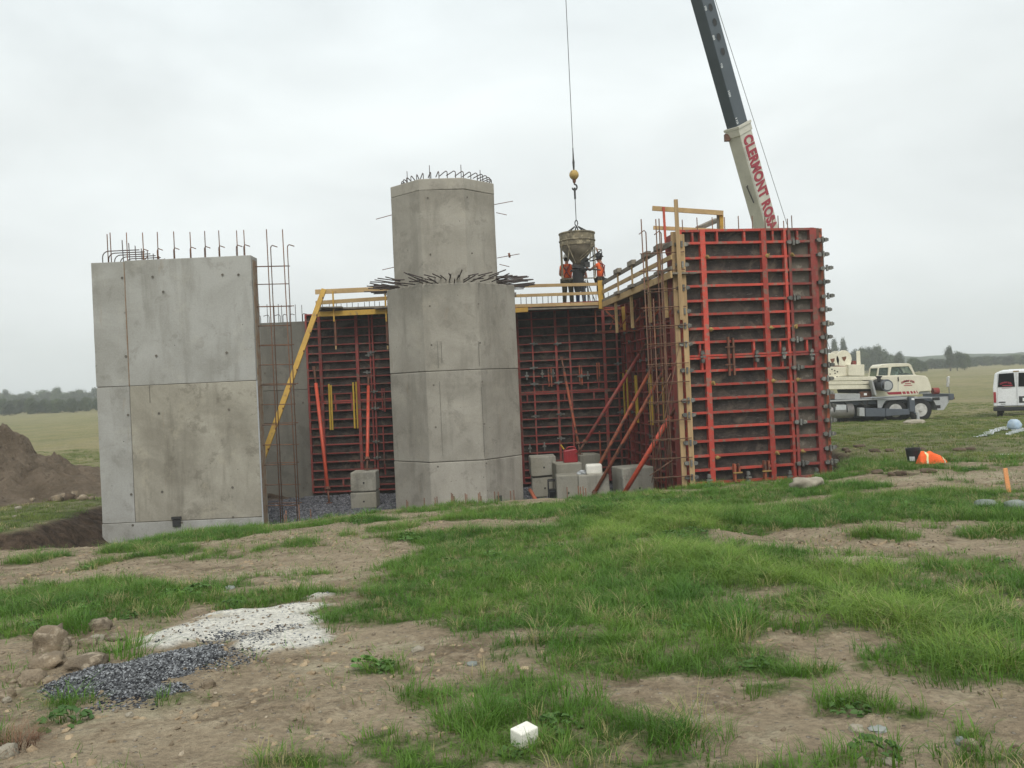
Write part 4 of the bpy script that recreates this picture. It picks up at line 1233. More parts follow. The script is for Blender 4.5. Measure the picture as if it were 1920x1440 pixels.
# bracket under the corner
for (a, b) in (((1116,580),(1118,625)),((1136,583),(1170,615)),((1117,623),(1183,618)),((1150,600),(1144,617)),((1115,582),(1175,578))):
    MB().beam(at(*a, YD + .3), at(*b, YD + .3), .05, .05).build('bracket_strut', M['rustprop'], dr, world=True)
MB().beam(at(1168, 575, YD + .1), at(1172, 620, YD + .1), .10, .12, (1, 0, 0)).build('bracket_leg', M['yellow'], dr, world=True)
# far deck on which the crew stands
fdz = at(1075, 579, 31.4).z
fd = empty('scaffold_walkway', tuple(at(1075, 580, 31.4)), 0, 'plank deck behind the back form on which the crew stands', 'walkway', 'walkways')
for k in range(4):
    MB().b2((at(990, 580, 31).x, 30.75 + k * .27, fdz - .05), (at(1165, 580, 31).x, 31.0 + k * .27, fdz)).build('deck_board', M['greywood'], fd, world=True)
ds = empty('scaffold_walkway', tuple(at(1200, 540, 25.0)), 0, 'sloping-looking side walkway with rails leading to the timber post', 'walkway', 'walkways')
def side(py0, py1, w, h, nm, mt, off=0):
    return board((at(1130, py0, 28.8), at(1259, py1, 21.75)), w, h, nm, M[mt], ds)
side(531, 456.5, .045, .12, 'guard_rail', 'greywood'); side(547.5, 482, .045, .12, 'guard_rail', 'wood'); side(571.5, 514.5, .05, .18, 'fascia_beam', 'wood')
A0, A1 = at(1130, 566, 28.8), at(1259, 505, 21.75)
side(564, 502, .05, .09, 'toe_board', 'greywood')
dv = (A1 - A0); nrm = Vector((-dv.y, dv.x, 0)).normalized() * 1
if nrm.x < 0: nrm = -nrm
for k in range(3):
    o_ = nrm * (.12 + k * .22)
    board((A0 + o_ + Vector((0, 0, -.1)), A1 + o_ + Vector((0, 0, -.1))), .20, .045, 'deck_board', M['greywood'], ds)
for i, (t_, pxx) in enumerate(((.30, 0), (.52, 0), (.72, 0), (.88, 0))):
    c = A0.lerp(A1, t_) + Vector((-.03, 0, 0))
    board((c + Vector((0, 0, -.12)), c + Vector((0, 0, .70))), .05, .05, 'guard_post', M['wood'], ds)
    MB().beam(c + Vector((0, 0, .70)) - dv.normalized() * .25, c + Vector((0, 0, .70)) + dv.normalized() * .25, .14, .14).build('rail_block', M['greywood'], ds, world=True, bevel=.01)
    MB().beam(c + Vector((-.02, 0, .03)) - dv.normalized() * .22, c + Vector((-.02, 0, .03)) + dv.normalized() * .22, .16, .10).build('rail_block', M['greywood'], ds, world=True, bevel=.01)
for t_ in (.2, .45, .7, .9):
    c = A0.lerp(A1, t_)
    lg = c + nrm * .06 + Vector((0, 0, -.15))
    MB().beam(lg, lg + Vector((0, 0, -1.0)), .08, .10).build('bracket_leg', M['wood'], ds, world=True)
    MB().beam(lg + Vector((0, 0, -.95)), lg + nrm * .7 + Vector((0, 0, -.1)), .04, .04).build('bracket_strut', M['rustprop'], ds, world=True)
    MB().beam(lg + Vector((0, 0, -.95)), lg + nrm * .7 + Vector((0, 0, -.95)), .04, .04).build('bracket_strut', M['rustprop'], ds, world=True)
tr = empty('guard_frame', tuple(at(1290, 410, 22.4)), 0, 'raw timber guard frame standing above the top left of the right form', 'guard rail')
YG = 22.9
for (a, b, nm, mt, w, h) in (((1223,390.5),(1356,399.5),'guard_rail','wood',.045,.125),((1225,427),(1352,433),'guard_rail','wood',.045,.10)):
    board((at(*a, YG), at(*b, YG)), w, h, nm, M[mt], tr)
board((at(1352.5, 400, YG + .06), at(1353.5, 440, YG + .06)), .05, .10, 'guard_post', M['yellow'], tr, (1, 0, 0))
board((at(1346.5, 402, YG + .1), at(1347.5, 440, YG + .1)), .04, .08, 'guard_post', M['greywood'], tr, (1, 0, 0))
board((at(1309, 427, YG + .4), at(1344, 411, YG + 1.6)), .15, .07, 'loose_plank', M['greywood'], tr)
board((at(1307, 431, YG + .3), at(1340, 417, YG + 1.5)), .15, .06, 'loose_plank', M['greywood'], tr)
board((at(1230, 462, YG - .4), at(1275, 455, YG - .4)), .15, .09, 'loose_plank', M['greywood'], tr)
MB().tube([at(1244, 388, YG - .05), at(1247, 440, YG - .05), at(1250, 475, YG - .05), at(1262, 500, YG - .05)], .035, 6).build('red_stay', M['orange'], tr, world=True)

# ------------------------------------------------------------------ yellow raking beam and the props
yb = empty('timber_brace', tuple(at(607, 545, 29.0)), 0, 'long yellow timber brace leaning from the left walkway down to the left wall', 'timber brace')
P0, P1 = at(607.5, 543, 28.6), at(492, 862, 25.6)
dd = (P1 - P0); P2 = P0 + dd * 1.18
board((P0, P2), .10, .16, 'beam', M['yellow'], yb, (1, .2, 0))
for k in range(9):
    c = P0.lerp(P1, (k + .5) / 9)
    MB().box(c + Vector((.075, -.04, 0)), (.03, .05, .06)).build('nail_plate', M['rustiron'], yb, world=True)
def prop(a, Ya, b, Yb, label, mat, r=.05, floor=None, sleeve=True):
    p, q = at(*a, Ya), at(*b, Yb)
    dn = q - p
    if floor is not None and q.z > floor:
        q = p + dn * ((floor - p.z) / dn.z)
    t = empty('raking_prop', tuple(q), 0, label, 'prop', 'raking steel props')
    m1 = p.lerp(q, .12); m2 = p.lerp(q, .9)
    MB().tube([m1, m2], r, 8).build('tube', mat, t, smooth=True, world=True)
    MB().tube([p, m1], r * .6, 6).build('inner_tube', M['rustiron'], t, smooth=True, world=True)
    MB().tube([m2, q], r * .55, 6).build('screw', M['rustiron'], t, smooth=True, world=True)
    MB().tube([m2 - (q - p).normalized() * .06, m2 + (q - p).normalized() * .03], r * 1.5, 8).build('collar', M['rustiron'], t, world=True)
    MB().box(q + Vector((0, 0, .01)), (.16, .16, .02)).build('foot_plate', M['rustiron'], t, world=True)
    MB().box(p, (.10, .10, .12)).build('head_plate', M['rustiron'], t, world=True)
prop((589, 690), 29.7, (613, 903), 28.3, 'bright orange prop leaning left of the two yellow tube pairs', M['orange'], .06, FLOOR)
prop((691, 705), 29.6, (688.5, 881), 26.6, 'chipped orange prop standing on the lone pair of stacked blocks', M['orange'], .055)
prop((1053, 672), 29.5, (1088, 852), 27.0, 'thin weathered orange prop leaning away at the back, near the red jerrycan', M['rustprop'], .045)
prop((1214, 640), 27.0, (1084, 850), 26.6, 'dull red prop rising from the red jerrycan to the side form', M['red_old_shaded'], .055)
prop((1241, 655), 25.4, (1127, 866), 25.2, 'faded brown-red prop behind the white foam block', M['rustprop'], .05, FLOOR)
prop((1262, 665), 24.0, (1135, 888), 24.4, 'dark rust-patched prop just right of the white foam block', M['rustprop'], .05, FLOOR)
prop((1272, 755), 22.6, (1178, 912), 23.6, 'thick bright orange-red prop crossing in front of the rightmost block', M['orange'], .065, FLOOR)
prop((1265, 700), 23.0, (1250, 905), 23.0, 'dark red prop almost upright inside the rebar mat', M['red_old_shaded'], .05, FLOOR)
# ------------------------------------------------------------------ lettering helper
def letters(txt, size, mat, ext=.004, bold=.0, squeeze=1.0):
    cu = bpy.data.curves.new('lettering', 'FONT'); cu.body = txt; cu.size = size; cu.extrude = ext; cu.offset = bold
    cu.align_x = 'CENTER'; cu.align_y = 'CENTER'; cu.space_character = squeeze
    o = bpy.data.objects.new('tmp', cu); COL.objects.link(o)
    bpy.context.view_layer.update()
    me = bpy.data.meshes.new_from_object(o.evaluated_get(bpy.context.evaluated_depsgraph_get()))
    bpy.data.objects.remove(o)
    me.materials.clear(); me.materials.append(mat)
    return me
def arc_letters(txt, size, r, span, mat, bold=.01):
    """letters set round an arch, one mesh"""
    bm = bmesh.new(); n = len(txt)
    for i, ch in enumerate(txt):
        if ch == ' ': continue
        me = letters(ch, size, mat, .003, bold)
        a = span * (.5 - i / (n - 1))
        me.transform(Matrix.Translation((-r * math.sin(a) * 1.0, r * math.cos(a) - r, 0)) @ Matrix.Rotation(a, 4, 'Z'))
        bm.from_mesh(me); bpy.data.meshes.remove(me)
    out = bpy.data.meshes.new('lettering'); bm.to_mesh(out); bm.free(); out.materials.append(mat)
    return out

# ------------------------------------------------------------------ crane truck
YC = 43.0
def q(cx, cy, Y=YC):
    p = at(1540 + cx / 6.857, 640 + cy / 6.857, Y); return (p.x, p.z)
def Q(cx, cy, Y=YC):
    return at(1540 + cx / 6.857, 640 + cy / 6.857, Y)
crane = empty('crane_truck', (17.5, 44.2, gz(17.5, 44)), 0, 'cream and grey mobile crane truck with raised lettered boom behind the red form', 'crane truck')
def cpart(name, pts, y0, y1, mat, parent=crane, bevel=.02):
    o = MB().prism([q(*p, Y=y0) for p in pts], y0, y1).build(name, M[mat], parent, world=True, bevel=bevel); return o
XL = at(1440, 760, YC).x      # the carrier runs on behind the form
xf, zf = q(1640, 668)
x0_, z0_ = q(80, 760)
# carrier frame and deck
deck = [(XL, z0_ + .12), (XL, z0_ - .02), q(1000, 716), q(1245, 706), q(1640, 690), q(1640, 668), q(1260, 680), q(1000, 700)]
zdk = q(900, 735)[1]
MB().b2((XL, YC + .25, zdk - .25), (q(1600, 700)[0], YC + 2.3, zdk - .05)).build('frame', M['darkgrey'], crane, world=True, bevel=.02)
MB().b2((XL, YC + .02, zdk - .04), (q(1245, 700)[0], YC + 2.6, zdk + .04)).build('deck', M['greypaint'], crane, world=True, bevel=.02)
# fenders with wheel arches
def arch(cx, cy, r, x0, x1, zt, zb_):
    m = MB(); n = 14
    c = Q(cx, cy); rr = r
    prev = None; vs = []
    for k in range(n + 1):
        a = math.pi * k / n
        vs.append((c.x - rr * math.cos(a), c.z + rr * math.sin(a)))
    return vs
w1, w2 = Q(955, 890, YC + .13), Q(1278, 882, YC + .13)
RW = .575
pts = [q(725, 850), q(735, 750), q(1000, 722), q(1430, 700), q(1640, 690), q(1655, 755), q(1590, 870), q(1570, 885), q(1440, 888)]
ar2 = [(w2.x + .70 * math.cos(a), w2.z + .70 * math.sin(a)) for a in np.linspace(-.05, math.pi * .98, 12)]
ar1 = [(w1.x + .72 * math.cos(a), w1.z + .70 * math.sin(a)) for a in np.linspace(.05, math.pi * 1.0, 12)]
outline = pts + [p for p in ar2] + [(w1.x + .78, w1.z + .15)] + [p for p in ar1]
m = MB()
# skirt built from strips so that the arches stay open
def skirt(x0, x1, ztop, zfun):
    n = max(2, int((x1 - x0) / .06))
    X = np.linspace(x0, x1, n + 1)
    for a, b in zip(X[:-1], X[1:]):
        zb1, zb2 = zfun((a + b) / 2), 0
        m.add([(a, YC, ztop(a)), (b, YC, ztop(b)), (b, YC, zfun(b)), (a, YC, zfun(a)), (a, YC + .06, ztop(a)), (b, YC + .06, ztop(b)), (b, YC + .06, zfun(b)), (a, YC + .06, zfun(a))],
              [(0, 1, 2, 3), (7, 6, 5, 4), (4, 5, 1, 0), (3, 2, 6, 7), (0, 3, 7, 4), (2, 1, 5, 6)])
xa, xb = q(725, 800)[0], q(1640, 690)[0]
ztop = lambda x: zdk - .05 + (x - xa) / (xb - xa) * .03
zlow = q(1500, 885)[1]
def zfun(x):
    z = q(725, 855)[1]
    if x > w2.x + .45: z = zlow if x < q(1575, 880)[0] else zlow + (x - q(1575, 880)[0]) * 1.45
    for c in (w1, w2):
        d = abs(x - c.x)
        if d < .74: z = max(z, c.z + math.sqrt(max(.74 ** 2 - d * d, 0)))
    return min(z, ztop(x) - .03)
skirt(xa, xb, ztop, zfun)
m.build('fender', M['greypaint'], crane, world=True)
MB().b2((w1.x - .74, YC + .08, w1.z), (w1.x - .70, YC + .9, zdk - .1)).b2((w1.x + .78, YC + .08, w1.z), (w1.x + .82, YC + .9, zdk - .1)).build('mudguard', M['black'], crane, world=True)
MB().b2((w2.x + .76, YC + .07, zlow), (q(1575, 880)[0], YC + 2.55, zdk - .1)).build('front_box', M['greypaint'], crane, world=True, bevel=.02)
for (a, b, c, d) in ((1425, 722, 1522, 755), (1468, 822, 1532, 860)):
    p, r = Q(a, b), Q(c, d)
    MB().b2((p.x, YC - .012, r.z), (r.x, YC + .01, p.z)).build('step_opening', M['black'], crane, world=True)
cpart('bumper', [(1645, 672), (1705, 672), (1710, 720), (1700, 752), (1648, 758)], YC - .1, YC + 2.7, 'darkgrey')
cpart('tow_hook', [(1700, 715), (1718, 718), (1718, 745), (1700, 745)], YC + .1, YC + .3, 'rustiron')
# wheels
def wheel(c, y, nm='wheel'):
    t = empty(nm, (c[0], y, c[1]), 0); t.parent = crane; t.matrix_parent_inverse = pmat(crane).inverted()
    rot = Matrix.Rotation(R(90), 3, 'X')
    MB().lathe([(.32, -.14), (.50, -.15), (.565, -.12), (.58, 0), (.565, .12), (.50, .15), (.32, .14)], (0, 0, 0), 32, rot).build('tyre', M['black'], t, smooth=True)
    MB().lathe([(.33, .150), (.31, .135), (.29, .08), (.20, .065), (.17, .12), (.10, .13), (.085, .19), (.01, .20)], (0, 0, 0), 24, rot).build('rim', M['chrome'], t, smooth=False)
    mm = MB()
    for k in range(10):
        a = k * math.pi / 5
        mm.tube([(.215 * math.cos(a), -.06, .215 * math.sin(a)), (.215 * math.cos(a), -.12, .215 * math.sin(a))], .02, 6)
        mm.tube([(.265 * math.cos(a + .3), -.06, .265 * math.sin(a + .3)), (.265 * math.cos(a + .3), -.10, .265 * math.sin(a + .3))], .028, 6)
    mm.build('wheel_nuts', M['darksteel'], t)
zw = lambda x: gz(x, YC + .2) + .55
wz1, wz2 = w1.z, w2.z
wheel((w1.x, wz1), YC + .28); wheel((w2.x, wz2), YC + .28)
for x in (w1.x, w2.x): wheel((x, (wz1 if x == w1.x else wz2)), YC + 2.2)
for x in (w1.x - 5.2, w1.x - 6.5): wheel((x, wz1), YC + .28); wheel((x, wz1), YC + 2.2)
for c in (w1, w2): MB().tube([(c.x, YC + .2, c.z), (c.x, YC + 2.3, c.z)], .12, 8).build('axle', M['darksteel'], crane, world=True)
# outrigger beams, tank, boxes
cpart('outrigger_beam', [(568, 862), (825, 862), (825, 968), (568, 968)], YC - .18, YC + .1, 'greypaint').data.materials[0] = M['darkgrey']
cpart('outrigger_beam', [(830, 866), (1130, 872), (1140, 940), (830, 965)], YC - .22, YC + .05, 'darkgrey')
cpart('outrigger_end', [(490, 855), (556, 855), (560, 965), (490, 962)], YC - .2, YC + .15, 'greypaint')
cpart('outrigger_box', [(1130, 712), (1200, 712), (1212, 905), (1140, 905)], YC - .26, YC - .02, 'greypaint').data.materials[0] = M['darkgrey']
cpart('outrigger_brace', [(1120, 868), (1145, 862), (1225, 920), (1220, 945)], YC - .24, YC - .05, 'darkgrey')
cpart('sticker', [(1160, 728), (1196, 728), (1196, 755), (1160, 755)], YC - .268, YC - .258, 'white', bevel=0)
cpart('sticker', [(548, 665), (586, 665), (586, 694), (548, 694)], YC - .02, YC - .01, 'white', bevel=0)
p = Q(430, 890)
MB().tube([(XL + 1.0, YC + .35, p.z), (p.x - .03, YC + .35, p.z), (p.x, YC + .35, p.z)], [.375, .375, .34], 24).build('fuel_tank', M['tank'], crane, smooth=True, world=True)
for cx in (165, 330):
    c = Q(cx, 885); MB().tube([(c.x - .03, YC + .35, c.z), (c.x + .03, YC + .35, c.z)], .385, 24).build('tank_strap', M['black'], crane, world=True)
cpart('tank_label', [(185, 815), (320, 815), (320, 880), (185, 885)], YC - .045, YC - .03, 'sheet', bevel=0)
cpart('underbody', [(440, 800), (720, 790), (720, 990), (440, 990)], YC + .5, YC + 2, 'black')
cpart('transmission', [(250, 990), (760, 960), (760, 1035), (260, 1040)], YC + .9, YC + 1.8, 'black')
cpart('tool_box', [(175, 672), (500, 672), (500, 742), (175, 750)], YC + .1, YC + .9, 'greypaint')
cpart('tool_box', [(80, 680), (175, 680), (175, 742), (80, 748)], YC + .12, YC + .9, 'greypaint').data.materials[0] = M['rustiron']
cpart('valve_block', [(500, 650), (645, 640), (650, 715), (500, 725)], YC + .2, YC + .7, 'rustiron')
for (a, b, c, d) in ((520, 765, 560, 850), (600, 760, 575, 850), (480, 800, 620, 830)):
    MB().tube([Q(a, b, YC + .1), Q(c, d, YC + .1)], .03, 6).build('hose', M['darksteel'], crane, world=True)
# superstructure: turntable, counterweights, winch deck
cpart('turntable', [(370, 620), (640, 612), (640, 665), (385, 668)], YC + .4, YC + 2.2, 'black')
for k, (a, b) in enumerate(((455, 500), (510, 552), (560, 612))):
    cpart('counterweight', [(60, a + 25 if k == 0 else a + 10), (250 if k == 0 else 60, a), (636, a), (636, b), (60, b + 8)], YC + .1 + .03 * k, YC + 2.5, 'cream')
cpart('superstructure', [(-300, 330), (350, 325), (350, 440), (240, 448), (100, 490), (-300, 520)], YC + .3, YC + 2.3, 'cream')
cpart('engine_box', [(350, 298), (555, 298), (555, 445), (350, 442)], YC + .1, YC + 2.4, 'cream')
cpart('side_board', [(452, 125), (500, 120), (508, 298), (455, 298)], YC + .6, YC + .66, 'cream')
for (cx, cy, r) in ((190, 240, .34), (340, 215, .38)):
    c = Q(cx, cy + 6)
    outl = [(c.x + r * 1.05 * math.cos(a), c.z + r * 1.15 * math.sin(a)) for a in np.linspace(-.35, math.pi + .35, 12)] + [(c.x - .3, c.z - .40), (c.x + .3, c.z - .40)]
    MB().prism(outl, YC + .5, YC + .6).build('winch_plate', M['cream'], crane, world=True, bevel=.02)
    MB().prism(outl, YC + 1.5, YC + 1.6).build('winch_plate', M['cream'], crane, world=True)
    MB().tube([(c.x, YC + .6, c.z), (c.x, YC + 1.5, c.z)], .25, 16).build('winch_drum', M['darksteel'], crane, world=True)
    MB().prism([(c.x - .11, c.z + .09), (c.x + .12, c.z + .12), (c.x + .10, c.z + .0), (c.x + .02, c.z - .13), (c.x - .05, c.z - .06)], YC + .485, YC + .51).build('winch_cutout', M['rustiron'], crane, world=True)
cpart('winch_cover', [(60, 160), (110, 160), (120, 300), (60, 300)], YC + .7, YC + 1.3, 'black')
for (cx, cy) in ((165, 360), (200, 375), (235, 390), (140, 420), (205, 410), (230, 455), (90, 372)):
    c = Q(cx, cy); MB().tube([(c.x, YC + .285, c.z), (c.x, YC + .31, c.z)], .035, 8).build('bolt_hole', M['black'], crane, world=True)
MB().tube([Q(90, 320, YC + .45), Q(210, 318, YC + .45), Q(335, 330, YC + .45)], .03, 6).build('grab_rail', M['rustiron'], crane, world=True)
cpart('red_bracket', [(400, 250), (450, 250), (450, 300), (400, 300)], YC + .6, YC + .9, 'red_old_shaded')
# cab
cab = [(700, 715), (690, 640), (660, 590), (640, 500), (650, 470), (722, 450), (732, 370), (742, 325), (775, 298), (905, 284), (1090, 281), (1130, 286), (1160, 308), (1218, 430), (1250, 438), (1335, 444), (1372, 470), (1400, 540), (1418, 610), (1418, 636), (1262, 650), (1250, 690)]
lowc = [(700, 715), (690, 640), (655, 590), (640, 490), (720, 448), (1215, 434), (1335, 444), (1372, 470), (1400, 540), (1418, 610), (1418, 636), (1262, 650), (1250, 690)]
body = cpart('cab', lowc, YC + .02, YC + 1.15, 'cream', bevel=.03)
def qp(*pts): return [q(*p) for p in pts]
def pane(pts, nm='window', y=YC + .09):
    o = MB().prism(qp(*pts), y, y + .012).build(nm, M['glass'], crane, world=True); return o
# pillars and roof
roof = cpart('cab_roof', [(735, 345), (745, 322), (775, 298), (905, 284), (1090, 281), (1130, 286), (1160, 308), (1165, 320), (1130, 322), (905, 330), (870, 338)], YC + .04, YC + 1.13, 'cream')
for pts in ([(718, 452), (735, 345), (750, 340), (735, 448)], [(862, 446), (868, 335), (908, 328), (888, 444)], [(1128, 318), (1162, 310), (1220, 436), (1196, 436)]):
    for y0 in ((YC + .05,) if pts[0][0] == 862 else (YC + .05, YC + 1.06)):
        MB().prism(qp(*pts), y0, y0 + .07).build('cab_pillar', M['cream'], crane, world=True)
cpart('window_sill', [(718, 442), (1220, 428), (1222, 440), (718, 455)], YC + .04, YC + .12, 'cream')
pane([(735, 448), (750, 342), (868, 336), (862, 446)]); pane([(888, 444), (908, 330), (1128, 322), (1196, 434)])
pane([(740, 448), (752, 342), (1128, 322), (1190, 434)], y=YC + 1.09)
for (a, b, c, d) in ((785, 360, 850, 446),): cpart('seat', [(a, b), (c, b + 5), (c, d), (a, d)], YC + .4, YC + .8, 'blackp')
MB().tube([Q(990, 330, YC + .3), Q(1060, 430, YC + .3)], .04, 6).build('steering_column', M['black'], crane, world=True)
cpart('dashboard', [(1040, 400), (1190, 420), (1190, 440), (1040, 440)], YC + .2, YC + 1.0, 'black')
cpart('paper_notice', [(950, 390), (985, 388), (985, 440), (950, 441)], YC + .12, YC + .125, 'white', bevel=0)
cpart('door_gap', [(985, 445), (990, 445), (990, 640), (985, 640)], YC + .012, YC + .03, 'greypaint', bevel=0)
cpart('door_handle', [(984, 462), (998, 460), (1000, 510), (990, 515)], YC - .03, YC + .03, 'black')
for pts in ([(838, 655), (1028, 646), (1034, 680), (868, 686)], [(1040, 646), (1080, 644), (1090, 676), (1052, 678)], [(1092, 643), (1125, 641), (1138, 674), (1102, 676)], [(1142, 640), (1165, 638), (1182, 670), (1155, 673)],
            [(1182, 638), (1200, 636), (1218, 668), (1196, 670)], [(1218, 635), (1228, 634), (1246, 666), (1234, 668)]):
    cpart('stripe', pts, YC + .012, YC + .03, 'maroon', bevel=0)
c = Q(1115, 540)
me_ = arc_letters('CLERMONT ROSA', .125, .62, .98, M['maroon'], .006)
o = shared('lettering', me_, None, (0, 0, 0)); o.parent = crane; o.matrix_parent_inverse = pmat(crane).inverted()
o.matrix_local = Matrix.Identity(4); o.location = (c.x, YC + .008, c.z + .12); o.rotation_euler = (R(90), 0, 0)
for k, wd in enumerate((.30, .42)):
    MB().b2((c.x - wd / 2, YC + .012, c.z - .03 - .09 * k), (c.x + wd / 2, YC + .022, c.z + .005 - .09 * k)).build('small_print', M['maroon'], crane, world=True)
# engine air cleaner on the cab side
MB().tube([Q(675, 555, YC + .25), Q(845, 568, YC - .55)], .29, 20).build('air_cleaner', M['blackp'], crane, smooth=True, world=True)
MB().tube([Q(843, 568, YC - .54), Q(851, 568, YC - .60)], [.31, .29], 20).build('air_cleaner_cap', M['darkgrey'], crane, world=True)
MB().tube([Q(850, 568, YC - .59), Q(853, 568, YC - .62)], .22, 16).build('cap_plate', M['greypaint'], crane, world=True)
MB().tube([Q(740, 510, YC - .35), Q(740, 470, YC - .35), Q(740, 455, YC - .35), Q(740, 445, YC - .35)], [.09, .09, .16, .16], 12).build('intake_stack', M['blackp'], crane, world=True)
cpart('air_cleaner_bracket', [(640, 500), (665, 500), (715, 690), (690, 695)], YC - .3, YC + .05, 'greypaint')
# front details
MB().tube([Q(1430, 640, YC + .5), Q(1505, 636, YC + .5)], .17, 12).build('hose_reel', M['red_old_shaded'], crane, world=True)
cpart('reel_stand', [(1430, 600), (1440, 600), (1440, 675), (1430, 675)], YC + .4, YC + .45, 'rustiron'); cpart('front_step', [(1262, 650), (1400, 642), (1400, 672), (1262, 678)], YC + .1, YC + 1.2, 'greypaint')
MB().tube([Q(1645, 670, YC + .2), Q(1632, 455, YC + .2)], .022, 6).build('mirror_pole', M['steel'], crane, world=True)
MB().box(Q(1630, 500, YC + .2), (.10, .14, .34)).build('mirror', M['chrome'], crane, world=True, bevel=.02)
MB().box(Q(1624, 560, YC + .2), (.10, .12, .2)).build('mirror', M['chrome'], crane, world=True, bevel=.02)
MB().lathe([(.03, 0), (.06, .03), (.03, .08)], Q(1638, 470, YC + .2), 10).build('marker_lamp', M['white'], crane, world=True)
MB().tube([Q(1345, 640, YC + .3), Q(1352, 616, YC + .3), Q(1375, 610, YC + .3), Q(1395, 636, YC + .3)], .012, 5).build('hood_handle', M['steel'], crane, world=True)

# boom
B0 = Vector((14.0, 41.4, 2.0)); T = Vector((2.45, 30.6, 36.0))
dB = (T - B0).normalized()
nS = Vector((-dB.y, dB.x, 0)).normalized()
if nS.y > 0: nS = -nS                       # side face normal, towards the viewer's right
nU = dB.cross(nS).normalized()
if nU.z > 0: nU = -nU                       # underside normal
LB = (T - B0).length
def side_hit(px, py, w_):
    o_ = Vector((0, 0, EYE)); ray = at(px, py, 1.0) - o_
    pl = B0 + nS * (w_ / 2)
    return o_ + ray * ((pl - o_).dot(nS) / ray.dot(nS))
tjoint = lambda: (side_hit(1398, 238, W0) - B0).dot(dB) / LB
def boombox(name, t0, t1, w, h, mat, bevel=.02):
    m = MB(); vs = []
    for t_ in (t0, t1):
        c = B0 + dB * (LB * t_)
        for (i, j) in ((-1, -1), (1, -1), (1, 1), (-1, 1)):
            vs.append(c + nS * (i * w / 2) + nU * (j * h / 2))
    m.add(vs, [(3, 2, 1, 0), (4, 5, 6, 7), (0, 1, 5, 4), (1, 2, 6, 5), (2, 3, 7, 6), (3, 0, 4, 7)])
    return m.build(name, M[mat], crane, world=True, bevel=bevel)
W0, H0 = .62, 1.06
TJ = .33
TJ = tjoint()
boombox('boom_base_section', -.01, TJ, W0, H0, 'boomcream', .03)
boombox('boom_section', TJ, .97, W0 - .10, H0 - .10, 'boomgrey', .03)
boombox('boom_collar', TJ - .006, TJ + .002, W0 + .06, H0 + .08, 'boomcream', .02)
boombox('boom_collar_plate', TJ + .002, TJ + .005, W0 + .14, H0 + .10, 'boomcream', .01)
boombox('boom_head', .965, 1.0, W0 - .05, H0 + .1, 'boomcream')
def facemat(p, roll=0):
    # local x along the boom downwards, local y away from the underside, local z out of the face
    xa = -dB; ya = -nU; za = xa.cross(ya)
    if za.dot(nS) < 0: ya = -ya; za = -za
    mm = Matrix((xa, ya, za)).transposed().to_4x4(); mm.translation = p
    return mm
tdist = lambda p: (p - B0).dot(dB)
# white strip with the lettering
txt = "CLERMONT ROSA"
pc = side_hit(1399, 254, W0 + .02); pe = side_hit(1450, 430, W0 + .02)
span = (pc - pe).length
me_ = letters(txt, .82, M['maroon'], .006, .04, 1.08)
xsz = [v.co.x for v in me_.vertices]; ysz = [v.co.y for v in me_.vertices]
wtxt = max(xsz) - min(xsz)
mid = B0 + dB * ((tdist(pc) + tdist(pe)) / 2) + nS * (W0 / 2 + .012)
me_.transform(Matrix.Diagonal((span / wtxt, .80 * H0 / (max(ysz) - min(ysz)), 1, 1)))
o = bpy.data.objects.new('lettering', me_); COL.objects.link(o); o.parent = crane
o.matrix_parent_inverse = pmat(crane).inverted(); o.matrix_basis = facemat(mid)
print('face handed', facemat(mid).to_3x3().determinant())
for k in range(6):
    t_ = TJ - .03 - k * .036
    c = B0 + dB * (LB * t_) + nS * (W0 / 2)
    MB().beam(c + nU * (H0 * .42), c - nU * (H0 * .46), .025, .02, nS).build('weld_bar', M['greypaint'], crane, world=True)
MB().beam(B0 + dB * (LB * .05) + nS * (W0 / 2) + nU * (H0 * .44), B0 + dB * (LB * (TJ - .02)) + nS * (W0 / 2) + nU * (H0 * .44), .02, .02, nS).build('weld_bar', M['greypaint'], crane, world=True)
for (px, py) in ((1327, 16), (1336.5, 43), (1345, 70.5), (1353.5, 97.5)):
    c = side_hit(px, py, W0 - .10); c = B0 + dB * tdist(c) + nS * ((W0 - .10) / 2) + nU * -.02
    mm = facemat(c).to_3x3()
    MB().lathe([(.17, -.03), (.185, .012), (.165, .014), (.15, -.02)], c, 22, mm).build('boom_hole_rim', M['boomgrey'], crane, world=True)
    MB().lathe([(.152, -.02), (.152, .004)], c, 22, mm).build('boom_hole', M['black'], crane, world=True)
for txt_, (px, py) in (('110', (1381.5, 226)), ('100', (1366, 176)), ('90', (1351, 124)), ('80', (1334.5, 72)), ('70', (1318, 17))):
    c = side_hit(px, py, W0 - .10); c = B0 + dB * tdist(c) + nS * ((W0 - .10) / 2 + .004) + nU * (H0 * .36)
    me_ = letters(txt_, .20, M['signwhite'], .003, .006)
    o = bpy.data.objects.new('boom_number', me_); COL.objects.link(o); o.parent = crane
    o.matrix_parent_inverse = pmat(crane).inverted(); o.matrix_basis = facemat(c)
